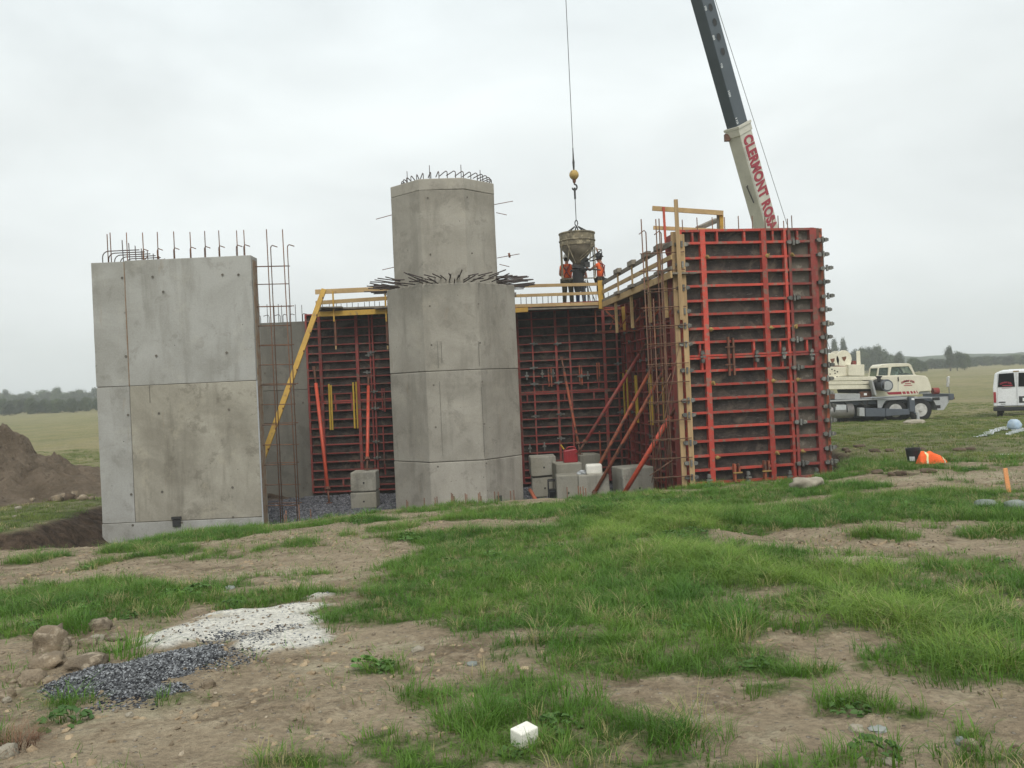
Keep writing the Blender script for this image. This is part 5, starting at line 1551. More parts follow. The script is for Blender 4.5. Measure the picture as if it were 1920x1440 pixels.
# fittings on the underside and the hoist rope
c = B0 + dB * (LB * (TJ - .004)) + nU * (H0 / 2 + .05)
MB().box(c + nS * -.3, (.22, .2, .3)).build('collar_lug', M['rustiron'], crane, world=True)
c2 = B0 + dB * (LB * (TJ - .065)) + nU * (H0 / 2)
MB().tube([c2, c2 + nU * .08, c2 + nU * .05 - dB * .8 + nS * .1], .03, 6).build('boom_hook', M['darksteel'], crane, world=True)
c3 = B0 + dB * (LB * .165) + nU * (H0 / 2)
MB().tube([c3, c3 + nU * .2 - nS * .3], .05, 8).build('boom_pin', M['boomcream'], crane, world=True)
wx = at(1562, 672, 45.2)
MB().tube([wx, at(1476, 422, 42.6), at(1342, 3, 37.2), T + Vector((.25, .3, .6))], .012, 5).build('hoist_rope', M['darksteel'], crane, world=True)
MB().tube([B0 + dB * 7 + nU * .4, Vector((12.9, 40.6, .9))], .16, 12).build('lift_cylinder', M['greypaint'], crane, world=True)
MB().lathe([(.3, -.08), (.3, .08)], T + Vector((0, 0, -.1)), 16, Matrix.Rotation(R(90), 3, 'X')).build('tip_sheave', M['darksteel'], crane, world=True)
# outrigger pad and white spill
pd_ = gpx(1713, 793)
o = MB().lathe([(.22, 0), (.22, .04), (.07, .06), (.06, .42)], (0, 0, 0), 16).build('outrigger_foot', M['greypaint'], None)
o.location = (Q(1185, 990).x, YC - .5, gz(Q(1185, 990).x, YC - .5)); o.parent = crane; o.matrix_parent_inverse = pmat(crane).inverted()

# ------------------------------------------------------------------ hanging load: ball, hook and bucket
YK = 30.4
hb = empty('headache_ball', tuple(at(1076, 328, YK)), 0, 'scuffed yellow weight ball on the crane rope above the bucket', 'crane hook')
MB().lathe([(.03, .17), (.10, .15), (.155, .07), (.17, 0), (.155, -.07), (.10, -.14), (.05, -.17)], at(1076.3, 328, YK), 20).build('ball', M['ballm'], hb, smooth=True, world=True)
bt = at(1076.3, 328, YK)
MB().tube([(bt.x, YK, bt.z + .95), (T.x, YK, T.z)], .012, 5).build('rope', M['darksteel'], hb, world=True)
MB().tube([(bt.x, YK, bt.z + .95), (bt.x, YK, bt.z + .55), (bt.x, YK, bt.z + .45), (bt.x, YK, bt.z + .17)], [.018, .03, .045, .03], 8).build('rope_socket', M['darksteel'], hb, world=True)
MB().tube([(bt.x, YK, bt.z - .16), (bt.x, YK, bt.z - .24), (bt.x, YK, bt.z - .30)], [.07, .06, .03], 8).build('swivel', M['rustiron'], hb, world=True)
hk = [(bt.x, YK, bt.z - .28)] + [(bt.x + .085 * math.sin(a), YK, bt.z - .43 + .10 * math.cos(a)) for a in np.linspace(0, 4.6, 12)]
MB().tube(hk, [.02] + [.03] * 11 + [.012], 8).build('hook', M['darksteel'], hb, world=True, smooth=True)
bk = empty('concrete_bucket', tuple(at(1085, 520, YK)), 0, 'cement-crusted concrete bucket hanging from the crane above the two orange shirts', 'concrete bucket')
cxy = at(1081.5, 440, YK); bx = cxy.x
zt_ = zof(1081.5, 437, YK); zc1 = zof(1081, 450, YK); zc2 = zof(1082, 462, YK); zc3 = zof(1085, 493, YK)
MB().lathe([(.56, zt_ - .02), (.62, zt_), (.645, zt_ - .01), (.645, zt_ - .05), (.62, zt_ - .06), (.62, zc1 - .01), (.645, zc1 - .03), (.645, zc1 - .06), (.62, zc1 - .08), (.62, zc2), (.60, zc2 - .02)], (bx, YK, 0), 28).build('drum', M['bucketm'], bk, smooth=False, world=True)
MB().lathe([(.605, zc2 - .01), (.36, zc3 + .22), (.20, zc3 + .02), (.19, zc3 - .08)], (bx, YK, 0), 28).build('cone', M['bucketd'], bk, smooth=True, world=True)
MB().box((bx, YK, zc3 - .12), (.42, .36, .14)).box((bx + .22, YK - .12, zc3 + .02), (.26, .2, .22)).box((bx + .02, YK, zc3 - .26), (.60, .30, .04)).build('gate', M['darksteel'], bk, world=True)
MB().box((bx + .30, YK - .2, zc3 - .1), (.18, .14, .18)).tube([(bx - .05, YK - .2, zc3 - .2), (bx + .75, YK - .35, zc3 - .33)], .025, 6).build('gate_lever', M['darksteel'], bk, world=True)
MB().tube([(bx - .02, YK, zc3 - .22), (bx - .02, YK, zc3 - .75), (bx, YK, zc3 - 1.0)], [.19, .19, .16], 14).build('rubber_chute', M['black'], bk, world=True)
for sx, sy in ((-1, -.55), (1, -.55), (-1, .55), (1, .55)):
    MB().tube([(bx + sx * .57, YK + sy * .5, zc2 + .05), (bx + sx * .57, YK + sy * .5, zc3 - .55)], .022, 6).build('leg', M['bucketm'], bk, world=True)
for (x0, z0, x1, z1_) in ((-.38, zc2, -.12, zc3 - .05), (-.30, zc2, -.38, zc3 + .05), (.45, zc2 + .1, .38, zc3), (.52, zc2 - .05, .05, zc3 + .12)):
    MB().tube([(bx + x0, YK - .50, z0), (bx + x1, YK - .38, z1_)], .018, 6).build('leg_brace', M['bucketm'], bk, world=True)
MB().tube([(bx - .6, YK, zc3 - .55), (bx + .6, YK, zc3 - .55)], .02, 6).build('base_ring', M['bucketm'], bk, world=True)
zap = zof(1080, 425, YK)
for (x0, y0) in ((-.42, -.3), (.42, -.3), (-.42, .3), (.42, .3), (-.09, 0), (.09, 0)):
    MB().tube([(bx + x0 * .9, YK + y0, zt_ - .02), (bx + x0 * .15, YK, zap - .0)], .025, 6).build('bail', M['darksteel'], bk, world=True)
sh = [(bx, YK, zap - .02)] + [(bx + .05 * math.sin(a), YK, zap + .12 - .10 * math.cos(a)) for a in np.linspace(0, 6.28, 10)]
MB().tube(sh, .02, 6).build('shackle', M['darksteel'], bk, world=True)
MB().tube([(bx, YK, zap + .2), (bt.x, YK, bt.z - .55)], .014, 6).build('sling', M['darksteel'], bk, world=True)
MB().tube([(bt.x, YK, bt.z - .85), (bt.x, YK, bt.z - .45)], .035, 6).build('sling_eye', M['darksteel'], bk, world=True)
hose = []
for (px, py) in ((1098, 490), (1110, 482), (1122, 473), (1128, 469), (1128.5, 474), (1124, 482), (1115, 488), (1106, 489.5)):
    hose.append(at(px, py, YK - .25))
MB().tube(hose, .022, 6).build('hose', M['black'], bk, smooth=True, world=True)
MB().tube([at(1088, 488, YK - .4), at(1105, 473, YK - .4), at(1117, 467, YK - .3), at(1128, 468, YK - .25)], .016, 6).build('hand_ring', M['bucketm'], bk, world=True)

# ------------------------------------------------------------------ the white van
YV = 41.0
def qv(cx, cy, Y=YV):
    p = at(1520 + cx / 4.8, 600 + cy / 4.8, Y); return p
cv = at(1907, 740, YV); vx = cv.x
vz = gz(vx, YV)
van = empty('passenger_van', (vx, YV, vz), R(-30.5), 'white passenger van seen from behind, cut off by the right edge', 'van')
def vb(name, pts, y0, y1, mat, bevel=.03):
    """pts as (x from centre, height above ground)"""
    return MB().prism([(x, z) for x, z in pts], y0 - YV, y1 - YV).build(name, M[mat], van, bevel=bevel)
zr_ = qv(1860, 452).z - vz; zbp = qv(1700, 800).z - vz; zbelt = qv(1700, 608).z - vz; zwt = qv(1700, 485).z - vz
hw = (vx - qv(1645, 700).x) * .88
prof = [(-hw, zbp + .1), (-hw, zbelt), (-hw + .10, zwt + .02), (-hw + .22, zr_ - .06), (-hw + .40, zr_)]
full = prof + [(-x, z) for x, z in prof[::-1]]
vb('body', full, YV + .02, YV + 5.4, 'white', .05)
vb('bumper', [(-hw - .02, zbp - .12), (-hw - .02, zbp + .08), (hw + .02, zbp + .08), (hw + .02, zbp - .12)], YV - .14, YV + .06, 'blackp')
for s in (-1, 1):
    w_ = vb('rear_window', [(s * .07, zbelt + .01), (s * (hw - .21), zbelt + .01), (s * (hw - .27), zwt), (s * .10, zwt + .02)], YV + .0, YV + .015, 'glassd', .0)
    vb('door_seam', [(s * .012, zbp + .1), (s * .02, zbp + .1), (s * .02, zr_ - .08), (s * .012, zr_ - .08)], YV + .01, YV + .022, 'greypaint', 0)
    vb('tail_light', [(s * (hw - .01), zbp + .28), (s * (hw - .12), zbp + .28), (s * (hw - .12), zbelt - .22), (s * (hw - .01), zbelt - .22)], YV - .01, YV + .05, 'jug', .01)
vb('door_edge', [(-hw + .14, zbp + .1), (-hw + .15, zbp + .1), (-hw + .23, zwt), (-hw + .22, zwt)], YV + .01, YV + .022, 'greypaint', 0)
vb('plate_recess', [(.07, zbp + .25), (.60, zbp + .25), (.60, zbp + .56), (.07, zbp + .56)], YV + .0, YV + .02, 'blackp', .01)
vb('number_plate', [(.22, zbp + .32), (.52, zbp + .32), (.52, zbp + .48), (.22, zbp + .48)], YV - .01, YV + .0, 'white', 0)
vb('badge', [(-hw + .22, zbp + .27), (-hw + .50, zbp + .27), (-hw + .50, zbp + .32), (-hw + .22, zbp + .32)], YV + .005, YV + .022, 'blackp', 0)
vb('badge', [(-hw + .30, zbp + .19), (-hw + .50, zbp + .19), (-hw + .50, zbp + .225), (-hw + .30, zbp + .225)], YV + .005, YV + .022, 'greypaint', 0)
vb('brake_light', [(-.12, zr_ - .07), (.12, zr_ - .07), (.12, zr_ - .02), (-.12, zr_ - .02)], YV - .0, YV + .03, 'brass', 0)
vb('roof_rib', [(-.35, zr_ - .005), (.35, zr_ - .005), (.35, zr_ + .02), (-.35, zr_ + .02)], YV + .2, YV + 5.2, 'white', .01)
for s in (-1, 1):
    for y in (.9, 4.4):
        MB().tube([(s * (hw - .24) - .12, y, .36), (s * (hw - .24) + .12, y, .36)], .36, 24).build('wheel', M['black'], van)
me_ = arc_letters('CLERMONT ROSA', .10, .40, 1.1, M['maroon'], .006)
shared('lettering', me_, van, (-.07 - (hw - .28) / 2 - .02, -.012, zbelt + .22), (R(90), 0, 0))
vb('small_print', [(-.07 - .52, zbelt + .05), (-.17, zbelt + .05), (-.17, zbelt + .10), (-.07 - .52, zbelt + .10)], YV - .012, YV - .004, 'maroon', 0)
vb('small_print', [(-.62, zbelt - .05), (-.22, zbelt - .05), (-.22, zbelt - .035), (-.62, zbelt - .035)], YV + .008, YV + .022, 'maroon', 0)
# ------------------------------------------------------------------ people
def skin(name, nodes, edges, root, mat, parent, sub=1):
    names = list(nodes); ix = {n: i for i, n in enumerate(names)}
    me = bpy.data.meshes.new('s'); me.from_pydata([nodes[n][0] for n in names], [(ix[a], ix[b]) for a, b in edges], [])
    o = bpy.data.objects.new('s', me); COL.objects.link(o)
    md = o.modifiers.new('skin', 'SKIN'); md.use_smooth_shade = True
    if not me.skin_vertices: me.skin_vertices_add() if hasattr(me, 'skin_vertices_add') else None
    if not me.skin_vertices:
        bpy.context.view_layer.objects.active = o; o.select_set(True); bpy.ops.mesh.customdata_skin_add()
    for n in names:
        sv = me.skin_vertices[0].data[ix[n]]
        r = nodes[n][1]
        sv.radius = (r, r) if not isinstance(r, tuple) else r
        sv.use_root = (n == root)
    s = o.modifiers.new('sub', 'SUBSURF'); s.levels = sub; s.render_levels = sub
    bpy.context.view_layer.update()
    out = bpy.data.meshes.new_from_object(o.evaluated_get(bpy.context.evaluated_depsgraph_get()))
    bpy.data.objects.remove(o); out.name = name
    out.materials.clear(); out.materials.append(mat)
    out.polygons.foreach_set('use_smooth', [True] * len(out.polygons))
    r = bpy.data.objects.new(name, out); COL.objects.link(r); r.parent = parent
    return r
def hand(nodes, edges, wrist, tag_, fwd, side, k=1.0):
    """palm plus five unequal curled fingers"""
    w = Vector(nodes[wrist][0]); f = Vector(fwd).normalized(); s = Vector(side); s = (s - f * s.dot(f)).normalized(); n = f.cross(s)
    nodes['palm' + tag_] = (tuple(w + f * .06 * k), .030); edges.append((wrist, 'palm' + tag_))
    for i, (off, ln) in enumerate(((-.028, .070), (-.010, .080), (.010, .075), (.028, .058))):
        a = 'f%d%s' % (i, tag_)
        nodes[a + 'a'] = (tuple(w + f * .10 * k + s * off), .0105)
        nodes[a + 'b'] = (tuple(w + f * (.10 + ln * .6) * k + s * off * 1.1 + n * .012), .0095)
        nodes[a + 'c'] = (tuple(w + f * (.10 + ln * .85) * k + s * off * 1.1 + n * .035), .008)
        edges += [('palm' + tag_, a + 'a'), (a + 'a', a + 'b'), (a + 'b', a + 'c')]
    nodes['t1' + tag_] = (tuple(w + f * .045 * k - s * .045), .012); nodes['t2' + tag_] = (tuple(w + f * .085 * k - s * .06 + n * .02), .010)
    edges += [('palm' + tag_, 't1' + tag_), ('t1' + tag_, 't2' + tag_)]
def worker(loc, rz, label, shirt, pants, hat, Lh, Rh, Le, Re, head=(0, .02, 0), lean=0.0, step=.0, harness=True, scale=1.0, hatcol='hatgrey'):
    """local frame: +y the way the person faces"""
    t = empty('person', loc, rz, label, 'person', 'crew pouring concrete'); t.scale = (scale,) * 3
    J = {}
    def P(n, x, y, z, r): J[n] = ((x, y + lean * max(z - .95, 0), z), r)
    P('pelvis', 0, 0, .96, (.15, .11)); P('waist', 0, 0, 1.10, (.135, .10)); P('chest', 0, 0, 1.32, (.165, .115)); P('neckb', 0, 0, 1.47, (.075, .07)); P('neck', 0, .01, 1.54, .055)
    P('head1', head[0], head[1] + .01, 1.61, (.07, .085)); P('head2', head[0], head[1] + .01, 1.70, (.078, .095)); P('head3', head[0], head[1], 1.76, (.05, .06))
    P('nose', head[0] * 1.0, head[1] + .115, 1.655, .014)
    for s, nm in ((-1, 'L'), (1, 'R')):
        P('sh' + nm, s * .19, 0, 1.43, .062)
        P('hip' + nm, s * .095, 0, .90, .095); P('kn' + nm, s * .115, .03 + s * step, .50, .064); P('cf' + nm, s * .118, -.01 + s * step, .36, .058)
        P('an' + nm, s * .125, -.02 + s * step * 1.3, .09, .042); P('toe' + nm, s * .14, .14 + s * step * 1.3, .035, .036)
    J['elL'] = (Le, .043); J['elR'] = (Re, .043); J['wrL'] = (Lh, .029); J['wrR'] = (Rh, .029)
    mid = lambda a, b, k: tuple(Vector(a).lerp(Vector(b), k))
    J['uaL'] = (mid(J['shL'][0], Le, .45), .052); J['uaR'] = (mid(J['shR'][0], Re, .45), .052)
    E = [('pelvis', 'waist'), ('waist', 'chest'), ('chest', 'neckb'), ('neckb', 'neck'), ('neck', 'head1'), ('head1', 'head2'), ('head2', 'head3'), ('head1', 'nose')]
    for nm in 'LR':
        E += [('chest', 'sh' + nm), ('sh' + nm, 'ua' + nm), ('ua' + nm, 'el' + nm), ('el' + nm, 'wr' + nm), ('pelvis', 'hip' + nm), ('hip' + nm, 'kn' + nm), ('kn' + nm, 'cf' + nm), ('cf' + nm, 'an' + nm), ('an' + nm, 'toe' + nm)]
    JB = dict(J); EB = list(E)
    for nm, el in (('L', Le), ('R', Re)):
        wv = Vector(J['wr' + nm][0]) - Vector(el)
        hand(JB, EB, 'wr' + nm, nm, wv, (1, 0, 0) if abs(wv.normalized().x) < .8 else (0, 1, 0))
    skin('body', JB, EB, 'pelvis', M['skin'], t, 1)
    g = .014
    def grow(keys, ex=g): 
        d = {}
        for k in keys:
            r = J[k][1]; d[k] = (J[k][0], (r[0] + ex, r[1] + ex) if isinstance(r, tuple) else r + ex)
        return d
    sk = ['waist', 'chest', 'neckb', 'shL', 'uaL', 'shR', 'uaR']
    S = grow(sk); S['hem'] = ((0, J['pelvis'][0][1], .97), (.165, .125))
    skin('shirt', S, [('hem', 'waist'), ('waist', 'chest'), ('chest', 'neckb'), ('chest', 'shL'), ('shL', 'uaL'), ('chest', 'shR'), ('shR', 'uaR')], 'waist', M[shirt], t, 1)
    pk = ['pelvis'] + [a + b for b in 'LR' for a in ('hip', 'kn', 'cf', 'an')]
    skin('trousers', grow(pk, .02), [('pelvis', 'hipL'), ('hipL', 'knL'), ('knL', 'cfL'), ('cfL', 'anL'), ('pelvis', 'hipR'), ('hipR', 'knR'), ('knR', 'cfR'), ('cfR', 'anR')], 'pelvis', M[pants], t, 1)
    for nm in 'LR':
        a = Vector(J['an' + nm][0]); b = Vector(J['toe' + nm][0])
        MB().tube([a + Vector((0, -.05, -.05)), a + Vector((0, -.0, -.03)), b + Vector((0, 0, .005)), b + Vector((0, .06, -.005))], [.05, .062, .05, .03], 8).build('boot', M['boots'], t, smooth=True)
    h = Vector(J['head3'][0]) + Vector((0, .0, -.045))
    MB().lathe([(.150, -.005), (.152, .005), (.125, .02), (.118, .06), (.095, .11), (.05, .14), (.01, .15)], h, 18, Matrix.Diagonal((.9, 1.1, 1))).box(h + Vector((0, .15, .008)), (.16, .07, .012)).build('hard_hat', M[hatcol], t, smooth=True)
    MB().lathe([(.088, -.10), (.098, -.05), (.098, .0)], h + Vector((0, -.012, 0)), 14).build('hair', M['hair'], t, smooth=True)
    if harness:
        m = MB(); y = J['chest'][0][1]
        for s in (-1, 1):
            m.tube([(s * .10, y - .04, 1.50), (s * .10, y - .135, 1.42), (0, y - .15, 1.24), (-s * .12, y - .125, 1.05)], .020, 5)
            m.tube([(s * .10, y - .04, 1.50), (s * .11, y + .13, 1.40), (s * .13, y + .125, 1.08)], .020, 5)
        m.build('harness', M['strap'], t)
        mm = MB().lathe([(.168, -.03), (.175, 0), (.168, .03)], (0, J['pelvis'][0][1] + .0, 1.00), 18, Matrix.Diagonal((1.02, .80, 1)))
        mm.build('belt', M['darkcloth'], t)
        MB().box((-.18, -.06, .90), (.09, .16, .22)).box((.17, -.05, .92), (.07, .14, .18)).build('tool_pouch', M['trousers'], t, bevel=.02)
    return t
fz_ = fdz
def onw(px, Y): return at(px, 575, Y).x
worker((onw(1066, 31.35), 31.35, fz_), R(-12), 'person in orange shirt and pale hard hat left of the bucket, back turned, arm up', 'hivis', 'trousers', True,
       (-.10, .38, 1.15), (.42, .40, 1.56), (-.26, .12, 1.16), (.40, .16, 1.30), scale=1.08)
worker((onw(1128, 31.2), 31.2, fz_), R(62), 'person in orange shirt right of the bucket, one hand up on the hose ring', 'hivis', 'darkcloth', True,
       (-.05, .52, 1.46), (.16, .12, 1.92), (-.20, .30, 1.26), (.32, .10, 1.62), scale=1.06, hatcol='darksteel')
worker((onw(1090, 31.75), 31.75, fz_ ), R(170), 'person in dark top and blue jeans half hidden behind the bucket chute', 'darkcloth', 'jeans', True,
       (-.12, .32, 1.2), (.14, .32, 1.2), (-.26, .10, 1.15), (.26, .10, 1.15), scale=.98, lean=.2)
# loose kit on the deck beside the crew
fr = empty('tripod_frame', (onw(1103, 31.1), 31.1, fz_), 0, 'thin metal stand on the deck between the chute and the right person', 'metal stand')
for (a, b) in (((1097, 525), (1095, 573)), ((1101, 524), (1103, 573)), ((1101, 526), (1118, 571)), ((1101, 530), (1108, 573)), ((1131, 536), (1134, 572))):
    MB().tube([at(*a, 31.1), at(*b, 31.1)], .02, 5).build('leg', M['steel'], fr, world=True)

# ------------------------------------------------------------------ concrete blocks and what lies on them
def block(x0, y0, x1, y1, Y, dep, label, rz=0, seed=0, base=None, mat='con_k', taper=0.):
    p, r = at(x0, (y0 + y1) / 2, Y), at(x1, (y0 + y1) / 2, Y)
    zt = zof((x0 + x1) / 2, y0, Y); zb_ = base if base is not None else zof((x0 + x1) / 2, y1, Y)
    w = r.x - p.x
    bm = cut_mesh((-w / 2, 0, 0), (w / 2, dep, zt - zb_), .12, .018, seed)
    for v in bm.verts:
        k = v.co.z / (zt - zb_)
        v.co.x *= 1 - taper * k
    me_ = bpy.data.meshes.new('concrete_block'); bm.to_mesh(me_); bm.free(); me_.materials.append(M[mat])
    me_.polygons.foreach_set('use_smooth', [False] * len(me_.polygons))
    o = bpy.data.objects.new('concrete_block', me_); COL.objects.link(o)
    o.location = ((p.x + r.x) / 2, Y, zb_); o.rotation_euler = (0, 0, rz)
    md = o.modifiers.new('bevel', 'BEVEL'); md.width = .04; md.segments = 3; md.limit_method = 'ANGLE'; md.angle_limit = R(45)
    tag(o, label, 'concrete block', 'cast concrete blocks')
    hole = MB().lathe([(.028, 0), (.026, .006), (.012, .003)], (0, 0, 0), 8, Matrix.Rotation(R(90), 3, 'X')).build('lifting_hole', M['black'], o)
    hole.location = (w * .02, -.014, (zt - zb_) * .45)
    return o, zt
FLR = FLOOR + .02
b1, zA = block(657, 885, 705, 922, 26.2, .75, 'upper block of the lone pair standing left of the pier, prop on its top', seed=1)
block(657, 923.5, 706, 960, 26.2, .75, 'lower block of the lone pair standing left of the pier', seed=2, base=FLR)
block(995, 856, 1043, 893, 27.0, .8, 'upper round-shouldered block of the pile, nearest the pier', seed=3, rz=R(3))
block(997, 894.5, 1045, 935, 27.05, .8, 'lower block beneath the round-shouldered one beside the black crate', seed=4, base=FLR)
block(1042, 868, 1093, 892, 26.4, .7, 'block carrying the red jerrycan', seed=5, rz=R(8), base=FLR)
block(1086, 852, 1127, 885, 28.2, .7, 'rearmost block of the pile, right behind the red jerrycan', seed=6, rz=R(10), base=FLR)
block(1043.5, 891, 1086, 935, 24.6, .6, 'front block of the pile standing right of the black crate', seed=7, base=FLR)
block(1085, 890, 1143, 935, 24.5, .7, 'front block of the pile with white foam on its top', seed=8, base=FLR)
block(1168, 876, 1227, 918, 24.4, .9, 'rightmost block with slanting sides, behind the thick orange prop', seed=9, rz=R(14), base=FLR, taper=-.08)
# jerrycan
jc = at(1071, 867, 26.5); zj_ = zof(1071, 868, 26.5)
jg = empty('jerrycan', (jc.x, 26.55, zj_), R(5), 'red plastic jerrycan standing on the block pile', 'jerrycan')
MB().prism([(-.21, 0), (.21, 0), (.22, .05), (.22, .36), (.17, .43), (-.20, .38), (-.22, .33), (-.22, .05)], 0, .22).build('can', M['jug'], jg, bevel=.03)
MB().tube([(-.10, .11, .38), (-.09, .11, .46), (-.02, .11, .48), (.10, .11, .48), (.16, .11, .46), (.17, .11, .40)], .022, 8).build('handle', M['jug'], jg, smooth=True)
MB().tube([(-.17, .11, .37), (-.17, .11, .41)], .035, 10).build('cap', M['jug'], jg)
MB().tube([(-.19, .11, .42), (-.28, .10, .56)], .022, 8).build('spout', M['yellowpaint'], jg)
for k in (-.1, 0, .1): MB().b2((k - .006, -.006, .07), (k + .006, .0, .32)).build('rib', M['jug'], jg)
def lump(name, c, s, mat, label, cat, seed=0, amp=.25, rz=0, sub=3, group=None, sc=2.2, flat=0.35, lim=.49):
    bm = bmesh.new(); bmesh.ops.create_icosphere(bm, subdivisions=sub, radius=.5)
    for v in bm.verts:
        n = v.co.normalized()
        k = 1 + amp * mnoise.noise(n * sc + Vector((seed * 3.3, seed, 0))) * 2.2 - amp * 1.1 * abs(mnoise.noise(n * sc * 1.9 + Vector((seed, 5, 2)))) + amp * .3 * mnoise.noise(n * sc * 6)
        v.co *= k
        v.co = Vector([max(-lim, min(lim, a * 1.12)) for a in v.co])
        if v.co.z < -flat: v.co.z = -flat
        v.co.x *= s[0]; v.co.y *= s[1]; v.co.z *= s[2]
    me_ = bpy.data.meshes.new(name); bm.to_mesh(me_); bm.free(); me_.materials.append(M[mat])
    me_.polygons.foreach_set('use_smooth', [True] * len(me_.polygons))
    o = bpy.data.objects.new(name, me_); COL.objects.link(o); o.location = c; o.rotation_euler = (0, 0, rz)
    return tag(o, label, cat, group)
p = at(1114, 880, 24.7); o = MB().box((0, 0, 0), (.46, .34, .29)).build('foam_block', M['foam'], None, loc=(p.x, 24.8, p.z), bevel=.05)
tag(o, 'rounded white foam block lying on the front concrete block', 'foam block')
for k, (px, py, s) in enumerate(((1093, 886, .22), (1087, 889, .16))):
    p = at(px, py, 24.75); lump('crumpled_bag', (p.x, 24.8, p.z), (s, .2, .14), 'sheet', ('crumpled silvery plastic bag beside the white foam on the pile', 'smaller grey plastic scrap left of the silvery bag')[k], 'plastic bag', seed=20 + k, amp=.5, sc=4)
# black crate frame
p0, p1 = at(1028, 902, 25.2), at(1044, 934, 25.2)
cr_ = empty('crate', (p0.x, 25.2, FLR), 0, 'black open-sided crate frame squeezed between the pale blocks', 'crate')
for (a, b) in (((0, 0), (0, 1)), ((1, 0), (1, 1)), ((0, 1), (1, 1)), ((0, .55), (1, .55)), ((0, .05), (1, .05))):
    for y in (25.2, 25.55):
        f = lambda c: Vector((p0.x + (p1.x - p0.x) * c[0], y, FLR + (p0.z - FLR) * c[1]))
        MB().beam(f(a), f(b), .03, .03, (0, 1, 0)).build('rail', M['blackp'], cr_, world=True)
MB().b2((p0.x + .03, 25.3, FLR), (p1.x - .03, 25.5, FLR + .45)).build('load', M['black'], cr_, world=True, bevel=.02)
a, b = at(993, 917, 25), at(1006, 940, 24.5)
tag(MB().tube([a, b], .055, 10).build('orange_pipe', M['rustprop'], None, smooth=True), 'short orange-brown pipe leaning at the foot of the pier', 'pipe')
# starter bars out of a buried footing
ft = empty('footing_starter_bars', (-1.2, 21.3, FLOOR), 0, 'short rusty starter bars sticking up along the grass edge before the pier', 'rebar')
MB().b2((-4.9, 21.1, FLOOR - .25), (3.4, 21.9, FLOOR + .06)).build('footing', M['con_k'], ft, world=True)
for (px, py) in ((762,937),(764.5,940),(795,933.5),(815.5,933),(819,931),(846,924),(848.5,926),(851,930),(872,925),(875,927),(897,925),(899.5,922.5),(902,930),(927,921.5),(934,922),(957,920.5),(963,919),(560,946),(536,957),(533,965),(582,955),(1063,913),(1084,911),(1088,913),(1093,912),(1098,915)):
    Y = 21.4; t_ = at(px, py, Y)
    worldtube('rebar', [(t_.x + .01, Y, FLOOR), t_], .014, M['rebar'], ft, 5)

# ------------------------------------------------------------------ spoil heap at the left
def heap():
    n = 150
    X = np.linspace(-36, -11.5, n); Y = np.linspace(24, 42, n)
    GX, GY = np.meshgrid(X, Y)
    base = ground(GX, GY)
    # crest line runs left to right and sinks to the right
    cx = np.clip((-17.0 - GX) / 6.0, 0, 1)
    hgt = 4.5 * sstep(-13.0, -23.5, GX) ** 1.0
    yc = 31.5; wy = 5.2
    r = np.abs(GY - yc) / wy
    prof = np.clip(1 - r, 0, 1)
    prof = prof * 1.15 - .15 * prof ** 3; prof = prof * (1 + .25 * fbm(GX * .5, GY * .5, 3, 99))
    h = hgt * np.clip(prof, 0, 1) + (fbm(GX * .7, GY * .7, 4, 90) * 1.0 + fbm(GX * 2.4, GY * 2.4, 4, 91) * .9) * np.clip(prof * hgt, 0, 1)
    ridges = np.abs(fbm(GX * 1.3 + GY * .5, GY * .6, 4, 95)) * 1.7
    h = h - ridges * np.clip(prof * hgt * .6, 0, 1)
    Z = base + h - .06
    idx = np.arange(n * n).reshape(n, n)
    f = np.stack([idx[:-1, :-1], idx[:-1, 1:], idx[1:, 1:], idx[1:, :-1]], -1).reshape(-1, 4)
    me_ = bpy.data.meshes.new('spoil_heap'); me_.from_pydata(np.stack([GX, GY, Z], -1).reshape(-1, 3).tolist(), [], f.tolist())
    me_.polygons.foreach_set('use_smooth', [True] * len(me_.polygons))
    t = NT('heap_soil'); P = t.coord('World')
    a = t.noise(P, .9, 6, .65); b = t.noise(P, 6, 6, .7)
    col = t.mix(t.rng(a, .4, .62), (.15, .115, .08), (.23, .18, .13))
    col = t.mix(t.rng(b, .55, .68, 0, .7), col, (.28, .21, .15)); col = t.mix(t.rng(t.noise(P, 2.4, 5, .7), .58, .68, 0, .8), col, (.06, .04, .028))
    t.bump(b, 1., .25); t.fin(col, .95, 0, .1)
    me_.materials.append(t.m)
    o = bpy.data.objects.new('spoil_heap', me_); COL.objects.link(o)
    tag(o, 'big brown heap of dug soil at the left edge', 'soil heap')
    return lambda x, y: float(np.interp(x, X, Z[int(np.clip((y - 24) / 18 * (n - 1), 0, n - 1))]))
hz_ = heap()
